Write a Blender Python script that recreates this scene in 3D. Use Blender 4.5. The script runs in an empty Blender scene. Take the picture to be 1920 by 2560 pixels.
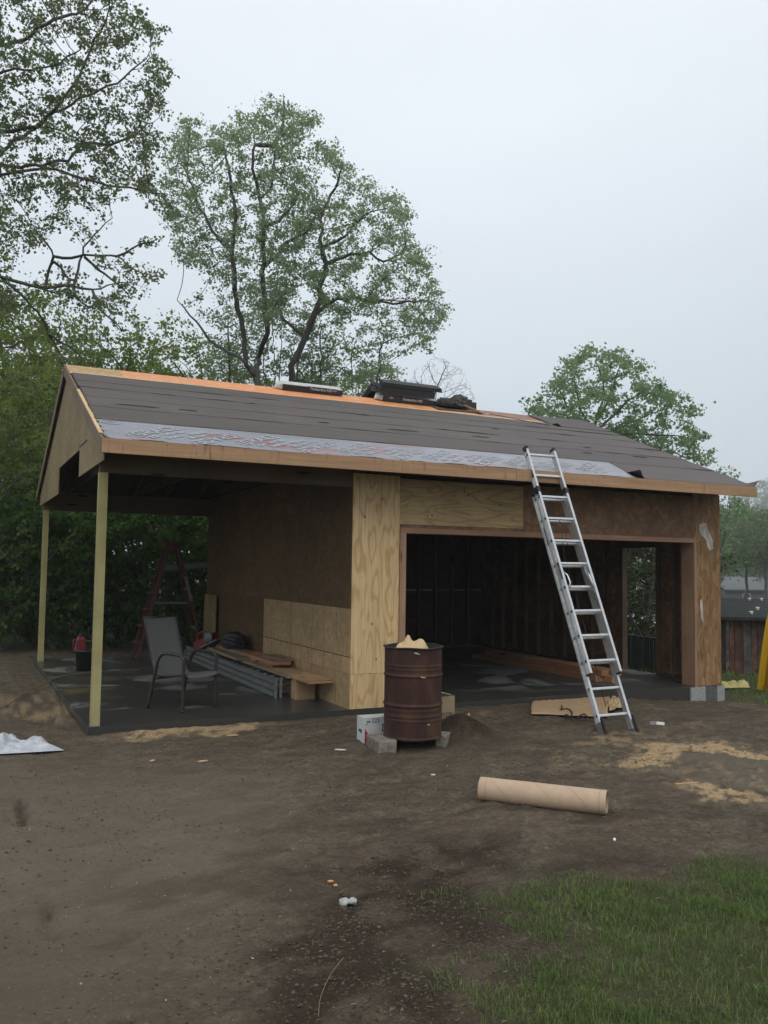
import bpy, math, random
import numpy as np
from mathutils import Vector, Matrix

R = math.radians
rng = np.random.default_rng(7)
random.seed(7)
SC = bpy.context.scene
COL = SC.collection

# ------------------------------------------------------------------ camera
F_PX, CAM = 2149.2, np.array([-1.3223, -9.471, 1.7016])
YAW, PITCH, ROLL = 0.4604, 0.0635, 0.0139
fwd = np.array([math.sin(YAW) * math.cos(PITCH), math.cos(YAW) * math.cos(PITCH), math.sin(PITCH)])
_r = np.array([math.cos(YAW), -math.sin(YAW), 0.0])
_u = np.cross(_r, fwd)
rgt = math.cos(ROLL) * _r + math.sin(ROLL) * _u
upv = -math.sin(ROLL) * _r + math.cos(ROLL) * _u
cd = bpy.data.cameras.new('camera')
cd.sensor_fit = 'VERTICAL'
cd.sensor_height = 36.0
cd.sensor_width = 27.0
cd.lens = F_PX / 2560 * 36
cd.clip_start, cd.clip_end = 0.05, 2000
cam = bpy.data.objects.new('camera', cd)
COL.objects.link(cam)
M = Matrix.Identity(4)
for i in range(3):
    M[i][0], M[i][1], M[i][2], M[i][3] = rgt[i], upv[i], -fwd[i], CAM[i]
cam.matrix_world = M
SC.camera = cam

# ------------------------------------------------------------------ light: an overcast, damp day
SUN_AZ, SUN_EL = math.atan2(-0.45, -0.89), R(52)
SKY_STRENGTH = 0.1
w = bpy.data.worlds.new('World')
SC.world = w
w.use_nodes = True
nt = w.node_tree
nt.nodes.clear()
wo = nt.nodes.new('ShaderNodeOutputWorld')
bg = nt.nodes.new('ShaderNodeBackground')
sky = nt.nodes.new('ShaderNodeTexSky')
sky.sky_type = 'NISHITA'
sky.sun_disc = False
sky.sun_elevation, sky.sun_rotation = SUN_EL, SUN_AZ
sky.air_density, sky.dust_density, sky.ozone_density = 1.0, 6.0, 1.0
tc = nt.nodes.new('ShaderNodeTexCoord')
sep = nt.nodes.new('ShaderNodeSeparateXYZ')
nt.links.new(tc.outputs['Generated'], sep.inputs[0])
ramp = nt.nodes.new('ShaderNodeValToRGB')            # cloud layer: paler overhead, greyer low down
cr = ramp.color_ramp
cr.elements[0].position, cr.elements[0].color = 0.0, (7.1, 8.0, 8.8, 1)
cr.elements[1].position, cr.elements[1].color = 1.0, (12.0, 12.4, 13.0, 1)
e = cr.elements.new(0.18); e.color = (7.3, 8.2, 9.0, 1)
e = cr.elements.new(0.5); e.color = (9.2, 9.8, 10.5, 1)
nt.links.new(sep.outputs[2], ramp.inputs[0])
mp = nt.nodes.new('ShaderNodeMapping')
mp.inputs['Scale'].default_value = (1.0, 1.0, 2.2)
nz = nt.nodes.new('ShaderNodeTexNoise')
nz.inputs['Scale'].default_value = 1.6
nz.inputs['Detail'].default_value = 5.0
nt.links.new(tc.outputs['Generated'], mp.inputs[0])
nt.links.new(mp.outputs[0], nz.inputs['Vector'])
mr = nt.nodes.new('ShaderNodeMapRange')
mr.inputs[1].default_value, mr.inputs[2].default_value = 0.3, 0.7
mr.inputs[3].default_value, mr.inputs[4].default_value = 0.93, 1.06
nt.links.new(nz.outputs[0], mr.inputs[0])
mulc = nt.nodes.new('ShaderNodeVectorMath'); mulc.operation = 'SCALE'
nt.links.new(ramp.outputs[0], mulc.inputs[0]); nt.links.new(mr.outputs[0], mulc.inputs['Scale'])
mix = nt.nodes.new('ShaderNodeMix'); mix.data_type = 'RGBA'
mix.inputs['Factor'].default_value = 0.95
nt.links.new(sky.outputs[0], mix.inputs['A']); nt.links.new(mulc.outputs[0], mix.inputs['B'])
nt.links.new(mix.outputs['Result'], bg.inputs[0])
bg.inputs[1].default_value = SKY_STRENGTH
nt.links.new(bg.outputs[0], wo.inputs[0])

sl = bpy.data.lights.new('sun', 'SUN')
sl.energy = 1.2
sl.angle = R(50)
sl.color = (1.0, 0.975, 0.94)
sun = bpy.data.objects.new('sun', sl)
COL.objects.link(sun)
sdir = Vector((math.sin(SUN_AZ) * math.cos(SUN_EL), math.cos(SUN_AZ) * math.cos(SUN_EL), math.sin(SUN_EL)))
sun.rotation_euler = sdir.to_track_quat('Z', 'Y').to_euler()
sun.location = (0, -10, 25)

vs = SC.view_settings
vs.view_transform, vs.look, vs.exposure, vs.gamma = 'Standard', 'None', 0.0, 1.0
vs.use_curve_mapping = False
SC.cycles.max_bounces = 6
SC.cycles.diffuse_bounces = 4
SC.cycles.glossy_bounces = 2
SC.cycles.transmission_bounces = 3
SC.cycles.volume_bounces = 1
SC.cycles.use_denoising = True

# ------------------------------------------------------------------ small helpers
def ray(u, v):
    d = fwd * F_PX + rgt * (u - 960) - upv * (v - 1280)
    return d / F_PX
def at(u, v, d):
    """world point seen at photo pixel (u, v), d metres ahead of the camera"""
    return CAM + ray(u, v) * d
def onz(u, v, z):
    d = ray(u, v)
    return CAM + d * ((z - CAM[2]) / d[2])

def vnoise(x, y, f, seed=0):
    """value noise on arrays"""
    x = np.asarray(x) * f + seed * 17.3; y = np.asarray(y) * f - seed * 9.1
    xi = np.floor(x).astype(np.int64); yi = np.floor(y).astype(np.int64)
    fx = x - xi; fy = y - yi
    fx = fx * fx * (3 - 2 * fx); fy = fy * fy * (3 - 2 * fy)
    def h(a, b):
        n = (a * 374761393 + b * 668265263 + seed * 1442695) & 0xFFFFFFFF
        n = ((n ^ (n >> 13)) * 1274126177) & 0xFFFFFFFF
        return ((n ^ (n >> 16)) & 0xFFFF) / 65535.0
    a = h(xi, yi); b = h(xi + 1, yi); c = h(xi, yi + 1); d = h(xi + 1, yi + 1)
    return (a * (1 - fx) + b * fx) * (1 - fy) + (c * (1 - fx) + d * fx) * fy
def fbm(x, y, f, o=4, seed=0, g=0.5):
    s = 0; a = 1; t = 0
    for k in range(o):
        s = s + a * vnoise(x, y, f * 2 ** k, seed + k); t += a; a *= g
    return s / t
def sstep(a, b, x):
    t = np.clip((x - a) / (b - a), 0, 1)
    return t * t * (3 - 2 * t)

def ground_z(x, y, detail=True):
    x = np.asarray(x, float); y = np.asarray(y, float)
    z = -0.062 - 0.035 * sstep(-0.3, -3.0, y) - 0.19 * sstep(6.2, 9.2, x) * sstep(-5, -0.6, y)
    z = z - 0.10 * sstep(9.4, 14, x) * (x - 9.4) * 0.45 * sstep(40, 12, x) - 1.0 * sstep(14, 40, x) - 4.0 * sstep(45, 140, x + 0.6 * y)
    z = z + 0.05 * (fbm(x, y, 0.35, 2, 3) - 0.5)
    # the ground has to stay under the slab
    ins = sstep(-0.035, 0.05, x) * sstep(9.25, 9.1, x) * sstep(-0.035, 0.05, y) * sstep(7.0, 6.7, y)
    z = z * (1 - ins) + np.minimum(z, -0.2) * ins
    # ash and dirt heaped behind the barrel
    z = z + 0.22 * np.exp(-(((x - 3.50) / 0.30) ** 2 + ((y + 1.62) / 0.30) ** 2)) + 0.05 * np.exp(-(((x - 0.75) / 0.6) ** 2 + ((y + 0.28) / 0.16) ** 2))
    if detail:
        z = z + 0.034 * (fbm(x, y, 1.7, 3, 11) - 0.5) + 0.032 * (fbm(x, y, 6.0, 3, 5) - 0.5)
        rough = sstep(0.45, 0.7, fbm(x, y, 0.8, 2, 21))
        z = z + (0.012 + rough * 0.034) * (fbm(x, y, 15.0, 2, 9) - 0.5)
    return z
def gp(u, v):
    """ground point under a photo pixel"""
    z = -0.12
    for k in range(6):
        p = onz(u, v, z); z = float(ground_z(p[0], p[1], False))
    return onz(u, v, z)

def props(o, label=None, cat=None, group=None, kind=None):
    if label: o['label'] = label
    if cat: o['category'] = cat
    if group: o['group'] = group
    if kind: o['kind'] = kind
    return o
def empty(name, loc=(0, 0, 0), label=None, cat=None, group=None, rot=(0, 0, 0)):
    o = bpy.data.objects.new(name, None)
    COL.objects.link(o)
    o.location = Vector([float(a) for a in loc]); o.rotation_euler = rot
    o.empty_display_size = 0.2
    return props(o, label, cat, group)
def link(name, me, mat=None, parent=None):
    o = bpy.data.objects.new(name, me)
    COL.objects.link(o)
    if mat is not None and not me.materials: me.materials.append(mat)
    if parent is not None: o.parent = parent
    return o
def copy_tree(o, parent=None):
    c = o.copy(); COL.objects.link(c)
    if parent is not None: c.parent = parent; c.matrix_parent_inverse = o.matrix_parent_inverse.copy()
    for ch in list(o.children): copy_tree(ch, c)
    return c

def np_mesh(name, V, F, tint=None, smooth=False):
    V = np.ascontiguousarray(V, np.float32); F = np.ascontiguousarray(F, np.int32)
    me = bpy.data.meshes.new(name)
    me.vertices.add(len(V)); me.vertices.foreach_set('co', V.ravel())
    k = F.shape[1]
    me.loops.add(F.size); me.loops.foreach_set('vertex_index', F.ravel())
    me.polygons.add(len(F)); me.polygons.foreach_set('loop_start', np.arange(0, F.size, k, dtype=np.int32))
    me.update(calc_edges=True)
    me.polygons.foreach_set('use_smooth', np.full(len(F), smooth))
    if tint is not None:
        a = me.attributes.new('tint', 'FLOAT', 'POINT'); a.data.foreach_set('value', np.ascontiguousarray(tint, np.float32))
    return me

class MB:
    """collects shapes, then links them as one mesh object"""
    def __init__(s): s.v = []; s.f = []; s.sm = []
    def add(s, V, F, smooth=False, m=None):
        b = len(s.v)
        for p in V:
            p = Vector([float(a) for a in p])
            s.v.append(m @ p if m is not None else p)
        for f in F: s.f.append([i + b for i in f]); s.sm.append(smooth)
        return s
    def box(s, lo, hi, m=None, j=0.0):
        x0, y0, z0 = lo; x1, y1, z1 = hi
        V = [(x0, y0, z0), (x1, y0, z0), (x1, y1, z0), (x0, y1, z0), (x0, y0, z1), (x1, y0, z1), (x1, y1, z1), (x0, y1, z1)]
        if j: V = [tuple(a + random.uniform(-j, j) for a in p) for p in V]
        return s.add(V, [(0, 3, 2, 1), (4, 5, 6, 7), (0, 1, 5, 4), (1, 2, 6, 5), (2, 3, 7, 6), (3, 0, 4, 7)], False, m)
    def hexa(s, P):
        return s.add(P, [(0, 3, 2, 1), (4, 5, 6, 7), (0, 1, 5, 4), (1, 2, 6, 5), (2, 3, 7, 6), (3, 0, 4, 7)])
    def bar(s, a, b, wdt, thk, side=(0, 0, 1)):
        """a rectangular bar from a to b; 'side' is the direction of its width"""
        a, b, sd = Vector(a), Vector(b), Vector(side)
        d = (b - a).normalized(); n = d.cross(sd).normalized(); sd = n.cross(d).normalized()
        h, t = sd * wdt / 2, n * thk / 2
        return s.hexa([a - h - t, a + h - t, a + h + t, a - h + t, b - h - t, b + h - t, b + h + t, b - h + t])
    def tube(s, pts, r, n=8, cap=True):
        pts = [Vector([float(c) for c in p]) for p in pts]
        rr = r if hasattr(r, '__len__') else [r] * len(pts)
        V = []; F = []
        up = None
        for i, p in enumerate(pts):
            d = (pts[min(i + 1, len(pts) - 1)] - pts[max(i - 1, 0)]).normalized()
            if up is None:
                up = d.orthogonal().normalized()
            up = (up - d * up.dot(d))
            up = up.normalized() if up.length > 1e-6 else d.orthogonal().normalized()
            w_ = d.cross(up)
            for k in range(n):
                a = 2 * math.pi * k / n
                V.append(p + (up * math.cos(a) + w_ * math.sin(a)) * rr[i])
        for i in range(len(pts) - 1):
            for k in range(n):
                F.append((i * n + k, i * n + (k + 1) % n, (i + 1) * n + (k + 1) % n, (i + 1) * n + k))
        b = len(s.v); s.add(V, F, True)
        if cap:
            s.f.append([b + k for k in reversed(range(n))]); s.sm.append(False)
            s.f.append([b + (len(pts) - 1) * n + k for k in range(n)]); s.sm.append(False)
        return s
    def lathe(s, prof, n=48, m=None, close=False, fn=None):
        V = []; F = []
        for (r, z) in prof:
            for k in range(n):
                a = 2 * math.pi * k / n
                rr = r * (fn(a, z) if fn else 1)
                V.append((rr * math.cos(a), rr * math.sin(a), z))
        for i in range(len(prof) - 1):
            for k in range(n):
                F.append((i * n + k, i * n + (k + 1) % n, (i + 1) * n + (k + 1) % n, (i + 1) * n + k))
        return s.add(V, F, True, m)
    def build(s, name, mat=None, parent=None, mesh_only=False):
        me = bpy.data.meshes.new(name)
        me.from_pydata([tuple(p) for p in s.v], [], s.f)
        me.polygons.foreach_set('use_smooth', s.sm)
        me.update()
        if mat is not None: me.materials.append(mat)
        if mesh_only: return me
        return link(name, me, None, parent)
def boxo(name, lo, hi, mat, parent=None, j=0.0):
    return MB().box(lo, hi, None, j).build(name, mat, parent)

def text_mesh(body, size, spacing=1.0, bold=0.0):
    cu = bpy.data.curves.new('lettering', 'FONT')
    cu.body = body; cu.size = size; cu.align_x = 'CENTER'; cu.align_y = 'CENTER'
    cu.space_character = spacing
    cu.resolution_u = 3; cu.offset = bold
    o = bpy.data.objects.new('lettering', cu); COL.objects.link(o)
    dg = bpy.context.evaluated_depsgraph_get()
    me = bpy.data.meshes.new_from_object(o.evaluated_get(dg))
    bpy.data.objects.remove(o)
    return me
def text_on(name, body, size, org, ex, ey, mat, parent, off=0.003, spacing=1.0, bold=0.0):
    """flat lettering lying on a surface: origin, text direction, up direction"""
    me = text_mesh(body, size, spacing, bold)
    ex = Vector(ex).normalized(); ey = Vector(ey); ey = (ey - ex * ey.dot(ex)).normalized(); ez = ex.cross(ey)
    m = Matrix.Identity(4)
    for i in range(3): m[i][0], m[i][1], m[i][2], m[i][3] = ex[i], ey[i], ez[i], Vector(org)[i] + ez[i] * off
    me.transform(m)
    me.materials.clear()
    return link(name, me, mat, parent)

# ------------------------------------------------------------------ materials
class NG:
    def __init__(s, name):
        s.m = bpy.data.materials.new(name); s.m.use_nodes = True
        s.t = s.m.node_tree; s.b = s.t.nodes['Principled BSDF']; s.out = s.t.nodes['Material Output']
        s.tc = s.t.nodes.new('ShaderNodeTexCoord')
        s.oi = s.t.nodes.new('ShaderNodeObjectInfo')
    def set(s, sock, val):
        if hasattr(val, 'is_linked') or isinstance(val, bpy.types.NodeSocket): s.t.links.new(val, sock)
        else:
            if isinstance(val, tuple) and len(val) == 3 and sock.type == 'RGBA': val = val + (1,)
            sock.default_value = val
    def n(s, typ, out=0, ins=None, **kw):
        nd = s.t.nodes.new('ShaderNode' + typ)
        for k, v in kw.items(): setattr(nd, k, v)
        for k, v in (ins or {}).items(): s.set(nd.inputs[k], v)
        return nd.outputs[out]
    def coord(s, scale=(1, 1, 1), rot=(0, 0, 0), rnd=0.0):
        v = s.tc.outputs['Object']
        if rnd:
            c = s.n('CombineXYZ', 0, {0: s.math('MULTIPLY', s.oi.outputs['Random'], rnd), 1: s.math('MULTIPLY', s.oi.outputs['Random'], rnd * 1.7), 2: s.math('MULTIPLY', s.oi.outputs['Random'], rnd * 0.6)})
            v = s.n('VectorMath', 0, {0: v, 1: c}, operation='ADD')
        return s.n('Mapping', 0, {0: v, 'Scale': scale, 'Rotation': rot})
    def noise(s, vec, scale=1.0, detail=4.0, rough=0.55, dist=0.0, out=0):
        return s.n('TexNoise', out, {'Vector': vec, 'Scale': scale, 'Detail': detail, 'Roughness': rough, 'Distortion': dist})
    def voro(s, vec, scale=1.0, out='Distance', feature='F1', rnd=1.0):
        return s.n('TexVoronoi', out, {'Vector': vec, 'Scale': scale, 'Randomness': rnd}, feature=feature)
    def math(s, op, a, b=0.0, c=0.0): return s.n('Math', 0, {0: a, 1: b, 2: c}, operation=op)
    def ramp(s, fac, stops):
        nd = s.t.nodes.new('ShaderNodeValToRGB'); r_ = nd.color_ramp
        while len(r_.elements) < len(stops): r_.elements.new(0.5)
        for e_, (p, c) in zip(r_.elements, stops):
            e_.position = p; e_.color = (c if isinstance(c, tuple) else (c, c, c)) + (1,)
        s.set(nd.inputs[0], fac); return nd.outputs[0]
    def rng(s, x, a, b, c=0.0, d=1.0, smooth=False):
        nd = s.t.nodes.new('ShaderNodeMapRange'); nd.clamp = True
        if smooth: nd.interpolation_type = 'SMOOTHSTEP'
        for i, v in enumerate((x, a, b, c, d)): s.set(nd.inputs[i], v)
        return nd.outputs[0]
    def mix(s, f, a, b, mode='MIX'):
        nd = s.t.nodes.new('ShaderNodeMix'); nd.data_type = 'RGBA'; nd.blend_type = mode
        s.set(nd.inputs['Factor'], f); s.set(nd.inputs['A'], a); s.set(nd.inputs['B'], b)
        return nd.outputs['Result']
    def vary(s, col, amt=0.15):
        """each object a little lighter or darker"""
        return s.n('HueSaturation', 0, {'Color': col, 'Value': s.rng(s.oi.outputs['Random'], 0, 1, 1 - amt, 1 + amt)})
    def bump(s, h, strength=0.3, dist=0.01):
        s.set(s.b.inputs['Normal'], s.n('Bump', 0, {'Height': h, 'Strength': strength, 'Distance': dist}))
    def fin(s, col, rough=0.7, metal=0.0, spec=0.5):
        s.set(s.b.inputs['Base Color'], col); s.set(s.b.inputs['Roughness'], rough); s.set(s.b.inputs['Metallic'], metal)
        s.set(s.b.inputs['Specular IOR Level'], spec)
        return s.m

def m_lumber(name, c1, c2, axis='x', rough=0.65, knots=True, amt=0.15):
    g = NG(name)
    k = {'x': (1.2, 30, 30), 'y': (30, 1.2, 30), 'z': (30, 30, 1.2)}[axis]
    kk = {'x': (1.6, 9, 9), 'y': (9, 1.6, 9), 'z': (9, 9, 1.6)}[axis]
    grain = g.noise(g.coord(k, rnd=7.0), 1.0, 5, 0.6, 0.4)
    big = g.noise(g.coord((0.9, 0.9, 0.9), rnd=3.0), 1.5, 3)
    c = g.mix(g.rng(grain, 0.3, 0.72), c1, c2)
    c = g.mix(g.rng(big, 0.4, 0.75), c, tuple(a * 0.72 for a in c1))
    if knots:
        d = g.voro(g.coord(kk, rnd=5.0), 1.0)
        sel = g.math('GREATER_THAN', g.n('SeparateColor', 0, {0: g.voro(g.coord(kk, rnd=5.0), 1.0, 'Color')}), 0.5)
        kn = g.math('MULTIPLY', g.rng(d, 0.20, 0.10), sel)
        c = g.mix(kn, c, tuple(a * 0.22 for a in c1))
    g.bump(grain, 0.25, 0.004)
    return g.fin(g.vary(c, amt), rough, 0, 0.2)
def m_osb(name, cols, scale=1.0, dark=0.55, rough=0.6, wet=0.0, amt=0.1):
    """flakes of a strand board"""
    g = NG(name)
    co = g.coord((1, 1, 1), rnd=2.0)
    w_ = g.n('VectorMath', 0, {0: co, 1: g.n('VectorMath', 0, {0: g.noise(co, 6 * scale, 2, out=1), 1: (0.10, 0.10, 0.10)}, operation='MULTIPLY')}, operation='ADD')
    fl = g.voro(w_, 17 * scale, 'Color')
    v = g.n('SeparateColor', 0, {0: fl})
    fine = g.noise(co, 60 * scale, 3)
    big = g.noise(co, 1.3, 4, 0.6)
    c = g.ramp(v, [(0.0, cols[0]), (0.5, cols[1]), (1.0, cols[2])])
    c = g.mix(g.rng(fine, 0.35, 0.75, 0, 0.35), c, tuple(a * 0.6 for a in cols[0]))
    c = g.mix(g.rng(big, 0.42, 0.72, 0, dark), c, tuple(a * 0.35 for a in cols[0]))
    g.bump(v, 0.2, 0.003)
    return g.fin(g.vary(c, amt), rough, 0, 0.2)
def m_ply(name, c1, c2, axis='z', knots=True, seed=0.0, stain=0.35, face='x'):
    """rotary cut veneer: contour figure of a slow noise, with plugs and knots"""
    g = NG(name)
    sc = {'z': (5.6, 5.6, 1.15), 'x': (1.15, 1.15, 5.6), 'y': (5.6, 1.15, 5.6)}[axis]
    n0 = g.noise(g.coord(sc, rnd=4.0), 1.0, 1.6, 0.40, 0.15)
    rings = g.math('PINGPONG', g.math('MULTIPLY', n0, 15.0), 1.0)
    k = {'z': (55, 55, 1.6), 'x': (1.6, 1.6, 55), 'y': (55, 1.6, 55)}[axis]
    grain = g.noise(g.coord(k, rnd=4.0), 1.0, 4)
    c = g.mix(g.rng(rings, 0.5, 0.95, 0, 1.0, True), c1, c2)
    c = g.mix(g.rng(grain, 0.35, 0.8, 0, 0.65), c, tuple(a * 0.7 for a in c2))
    bigs = g.noise(g.coord((1.1, 1.1, 0.8), rnd=2.0), 1.4, 4)
    c = g.mix(g.rng(bigs, 0.45, 0.8, 0, stain), c, tuple(a * 0.5 for a in c2))
    if knots:
        kc = g.coord((7.5, 7.5, 5.6), rnd=1.0)
        d = g.voro(kc, 1.0)
        sel = g.math('GREATER_THAN', g.n('SeparateColor', 1, {0: g.voro(kc, 1.0, 'Color')}), 0.12)
        c = g.mix(g.math('MULTIPLY', g.rng(d, 0.13, 0.06), sel), c, tuple(a * 0.22 for a in c2))
    g.bump(grain, 0.12, 0.002)
    return g.fin(g.vary(c, 0.05), 0.65, 0, 0.15)
def m_plain(name, col, rough=0.6, metal=0.0, var=0.25, scale=8.0, bump=0.1, spec=0.5, col2=None):
    g = NG(name)
    n_ = g.noise(g.coord(rnd=3.0), scale, 5, 0.6)
    c = g.mix(g.rng(n_, 0.35, 0.7), col, col2 or tuple(a * (1 - var) for a in col))
    if bump: g.bump(n_, bump, 0.01)
    return g.fin(c, g.rng(n_, 0.3, 0.7, max(0.05, rough - 0.08), min(1, rough + 0.08)), metal, spec)
def m_leaf(name, c1, c2, c3, trans=0.55):
    g = NG(name)
    t = g.n('Attribute', 2, None, attribute_name='tint')
    c = g.ramp(t, [(0.0, c1), (0.5, c2), (1.0, c3)])
    g.fin(c, 0.6, 0, 0.25)
    tr = g.t.nodes.new('ShaderNodeBsdfTranslucent'); g.set(tr.inputs[0], c)
    mx = g.t.nodes.new('ShaderNodeMixShader'); mx.inputs[0].default_value = trans
    g.t.links.new(g.b.outputs[0], mx.inputs[1]); g.t.links.new(tr.outputs[0], mx.inputs[2])
    g.t.links.new(mx.outputs[0], g.out.inputs[0])
    return g.m
def m_bark(name, c1, c2):
    g = NG(name)
    n_ = g.noise(g.coord((9, 9, 2.5)), 1.0, 5, 0.65)
    g.bump(n_, 0.5, 0.02)
    return g.fin(g.mix(g.rng(n_, 0.3, 0.7), c1, c2), 0.85)

MT = {}
def _fascia():
    g = NG('weather stained fascia lumber')
    gr = g.noise(g.coord((1.2, 30, 30), rnd=7), 1.0, 5, 0.6, 0.4)
    drip = g.noise(g.coord((22, 1, 3.0), rnd=3), 1.0, 4, 0.65)
    big = g.noise(g.coord((0.8, 1, 6), rnd=2), 1.0, 4, 0.6)
    c = g.mix(g.rng(gr, 0.3, 0.72), (0.31, 0.175, 0.088), (0.43, 0.26, 0.135))
    c = g.mix(g.rng(big, 0.45, 0.7, 0, 0.55), c, (0.22, 0.125, 0.07))
    c = g.mix(g.rng(drip, 0.58, 0.72, 0, 0.75), c, (0.085, 0.05, 0.03))
    g.bump(gr, 0.25, 0.004)
    return g.fin(g.vary(c, 0.08), 0.65)
MT['spruce_x'] = _fascia()
MT['spruce_z'] = m_lumber('spruce lumber upright', (0.29, 0.175, 0.108), (0.38, 0.24, 0.15), 'z', amt=0.08)
MT['spruce_hx'] = m_lumber('reddish trim lumber', (0.26, 0.145, 0.09), (0.35, 0.20, 0.125), 'x', knots=False)
MT['frame_z'] = m_lumber('interior studs', (0.115, 0.080, 0.050), (0.155, 0.11, 0.068), 'z')  # studs and plates: wood colour darkened to deepen the interior shade
MT['frame_y_shaded'] = m_lumber('rafters', (0.075, 0.052, 0.033), (0.105, 0.074, 0.046), 'y')  # darker still: the ceiling's shade is put into the colour
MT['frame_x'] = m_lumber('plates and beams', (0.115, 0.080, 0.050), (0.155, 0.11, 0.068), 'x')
MT['treated'] = m_lumber('pressure treated post', (0.30, 0.265, 0.118), (0.39, 0.345, 0.165), 'z')
MT['rake'] = m_lumber('rake boards', (0.18, 0.13, 0.085), (0.25, 0.185, 0.125), 'y', knots=False)
MT['ply_front'] = m_ply('front plywood', (0.66, 0.475, 0.255), (0.50, 0.33, 0.155), 'z', stain=0.25)
MT['ply_header'] = m_ply('header plywood', (0.47, 0.345, 0.175), (0.34, 0.235, 0.115), 'x', stain=0.6)
MT['osb_dark'] = m_osb('wet dark strand board', [(0.16, 0.085, 0.045), (0.20, 0.11, 0.06), (0.27, 0.155, 0.085)], 1.0, 0.75)
MT['osb_side_shaded'] = m_osb('strand board', [(0.100, 0.060, 0.027), (0.128, 0.078, 0.034), (0.155, 0.098, 0.046)], 1.0, 0.35)  # carport side wall, its shade worked into the board colour
MT['osb_inner_shaded'] = m_osb('shaded inner strand board', [(0.038, 0.026, 0.016), (0.050, 0.034, 0.021), (0.064, 0.044, 0.028)], 1.0, 0.5)  # board colour lowered to stand in for the dark interior's shade
MT['osb_gable'] = m_osb('gable strand board', [(0.22, 0.155, 0.072), (0.27, 0.195, 0.093), (0.32, 0.235, 0.12)], 1.0, 0.45)
MT['osb_roof'] = m_osb('roof strand board', [(0.40, 0.27, 0.13), (0.47, 0.32, 0.16), (0.55, 0.39, 0.21)], 0.9, 0.2)
MT['osb_pale'] = m_osb('pale strand board', [(0.52, 0.36, 0.19), (0.60, 0.42, 0.22), (0.68, 0.50, 0.28)], 0.9, 0.1)
MT['osb_low_shaded'] = m_osb('shaded tan strand board', [(0.34, 0.235, 0.12), (0.40, 0.28, 0.145), (0.46, 0.33, 0.18)], 1.0, 0.4)  # pale panels toned down in colour for the carport shade
MT['osb_orange'] = m_osb('orange coated deck board', [(0.70, 0.29, 0.125), (0.76, 0.33, 0.15), (0.82, 0.38, 0.19)], 0.6, 0.12, 0.5)
MT['osb_brown'] = m_osb('brown deck board', [(0.26, 0.14, 0.10), (0.30, 0.17, 0.12), (0.35, 0.21, 0.15)], 0.8, 0.2)

def _pillar():
    g = NG('strand board corner, rained on')
    co = g.coord((1, 1, 1))
    fl = g.voro(g.coord((22, 22, 6)), 1.0, 'Color')
    v = g.n('SeparateColor', 0, {0: fl})
    strk = g.noise(g.coord((30, 30, 1.3)), 1.0, 4, 0.6)
    c = g.ramp(v, [(0, (0.20, 0.11, 0.05)), (0.5, (0.27, 0.155, 0.072)), (1, (0.35, 0.215, 0.105))])
    c = g.mix(g.rng(strk, 0.45, 0.75, 0, 0.6), c, (0.10, 0.055, 0.03))
    big = g.noise(co, 2.2, 4)
    c = g.mix(g.rng(big, 0.45, 0.7, 0, 0.6), c, (0.16, 0.09, 0.045))
    spk = g.noise(g.coord((38, 38, 9)), 1.0, 3, 0.6)
    c = g.mix(g.rng(spk, 0.60, 0.68, 0, 0.8), c, (0.045, 0.026, 0.015))
    g.bump(v, 0.3, 0.004)
    return g.fin(c, 0.65, 0, 0.15)
MT['pillar'] = _pillar()
def _scuff():
    g = NG('torn grey facing')
    n_ = g.noise(g.coord((20, 20, 7)), 1.0, 4)
    g.bump(n_, 0.4, 0.004)
    return g.fin(g.mix(g.rng(n_, 0.4, 0.6), (0.36, 0.32, 0.27), (0.55, 0.51, 0.45)), 0.85)
MT['scuff'] = _scuff()
def _felt():
    g = NG('roofing felt')
    st = g.noise(g.coord((0.8, 9, 9), rnd=3.0), 1.0, 5, 0.6)
    big = g.noise(g.coord((0.7, 1.6, 1.6), rnd=1.0), 1.0, 4, 0.6)
    fine = g.noise(g.coord(), 140, 2)
    c = g.mix(g.rng(st, 0.3, 0.7), (0.076, 0.066, 0.061), (0.102, 0.089, 0.083))
    c = g.mix(g.rng(big, 0.42, 0.72, 0, 0.55), c, (0.122, 0.098, 0.090))
    c = g.mix(g.rng(fine, 0.4, 0.7, 0, 0.3), c, (0.07, 0.063, 0.06))
    g.bump(g.noise(g.coord((1.5, 12, 12), rnd=3.0), 1.0, 4), 0.35, 0.012)
    return g.fin(g.vary(c, 0.07), 0.7, 0, 0.25)
MT['felt'] = _felt()
def _membrane():
    g = NG('ice barrier sheet')
    st = g.noise(g.coord((1.0, 6, 6)), 1.0, 5, 0.6)
    c = g.mix(g.rng(st, 0.3, 0.7), (0.185, 0.190, 0.215), (0.255, 0.265, 0.295))
    d = g.voro(g.coord((1.5, 3.6, 3.6)), 1.0)
    sel = g.n('SeparateColor', 0, {0: g.voro(g.coord((1.5, 3.6, 3.6)), 1.0, 'Color')})
    blot = g.math('MULTIPLY', g.rng(g.math('ADD', d, g.math('MULTIPLY', g.noise(g.coord(), 14, 3), 0.35)), 0.72, 0.50), g.rng(sel, 0.35, 0.45))
    fade = g.rng(g.n('SeparateXYZ', 0, {0: g.tc.outputs['Object']}), 0.2, 6.0, 0.75, 0.05)
    c = g.mix(g.math('MULTIPLY', blot, fade), c, (0.30, 0.055, 0.05))
    g.bump(g.noise(g.coord((5, 16, 16)), 1.0, 4), 0.3, 0.012)
    return g.fin(c, 0.4)
MT['membrane'] = _membrane()
MT['print_white'] = m_plain('white print', (0.36, 0.365, 0.40), 0.5, var=0.3, scale=25, bump=0)
MT['print_black'] = m_plain('black print', (0.02, 0.02, 0.022), 0.6, bump=0)
MT['print_red'] = m_plain('red print', (0.42, 0.03, 0.045), 0.5, bump=0)
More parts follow.
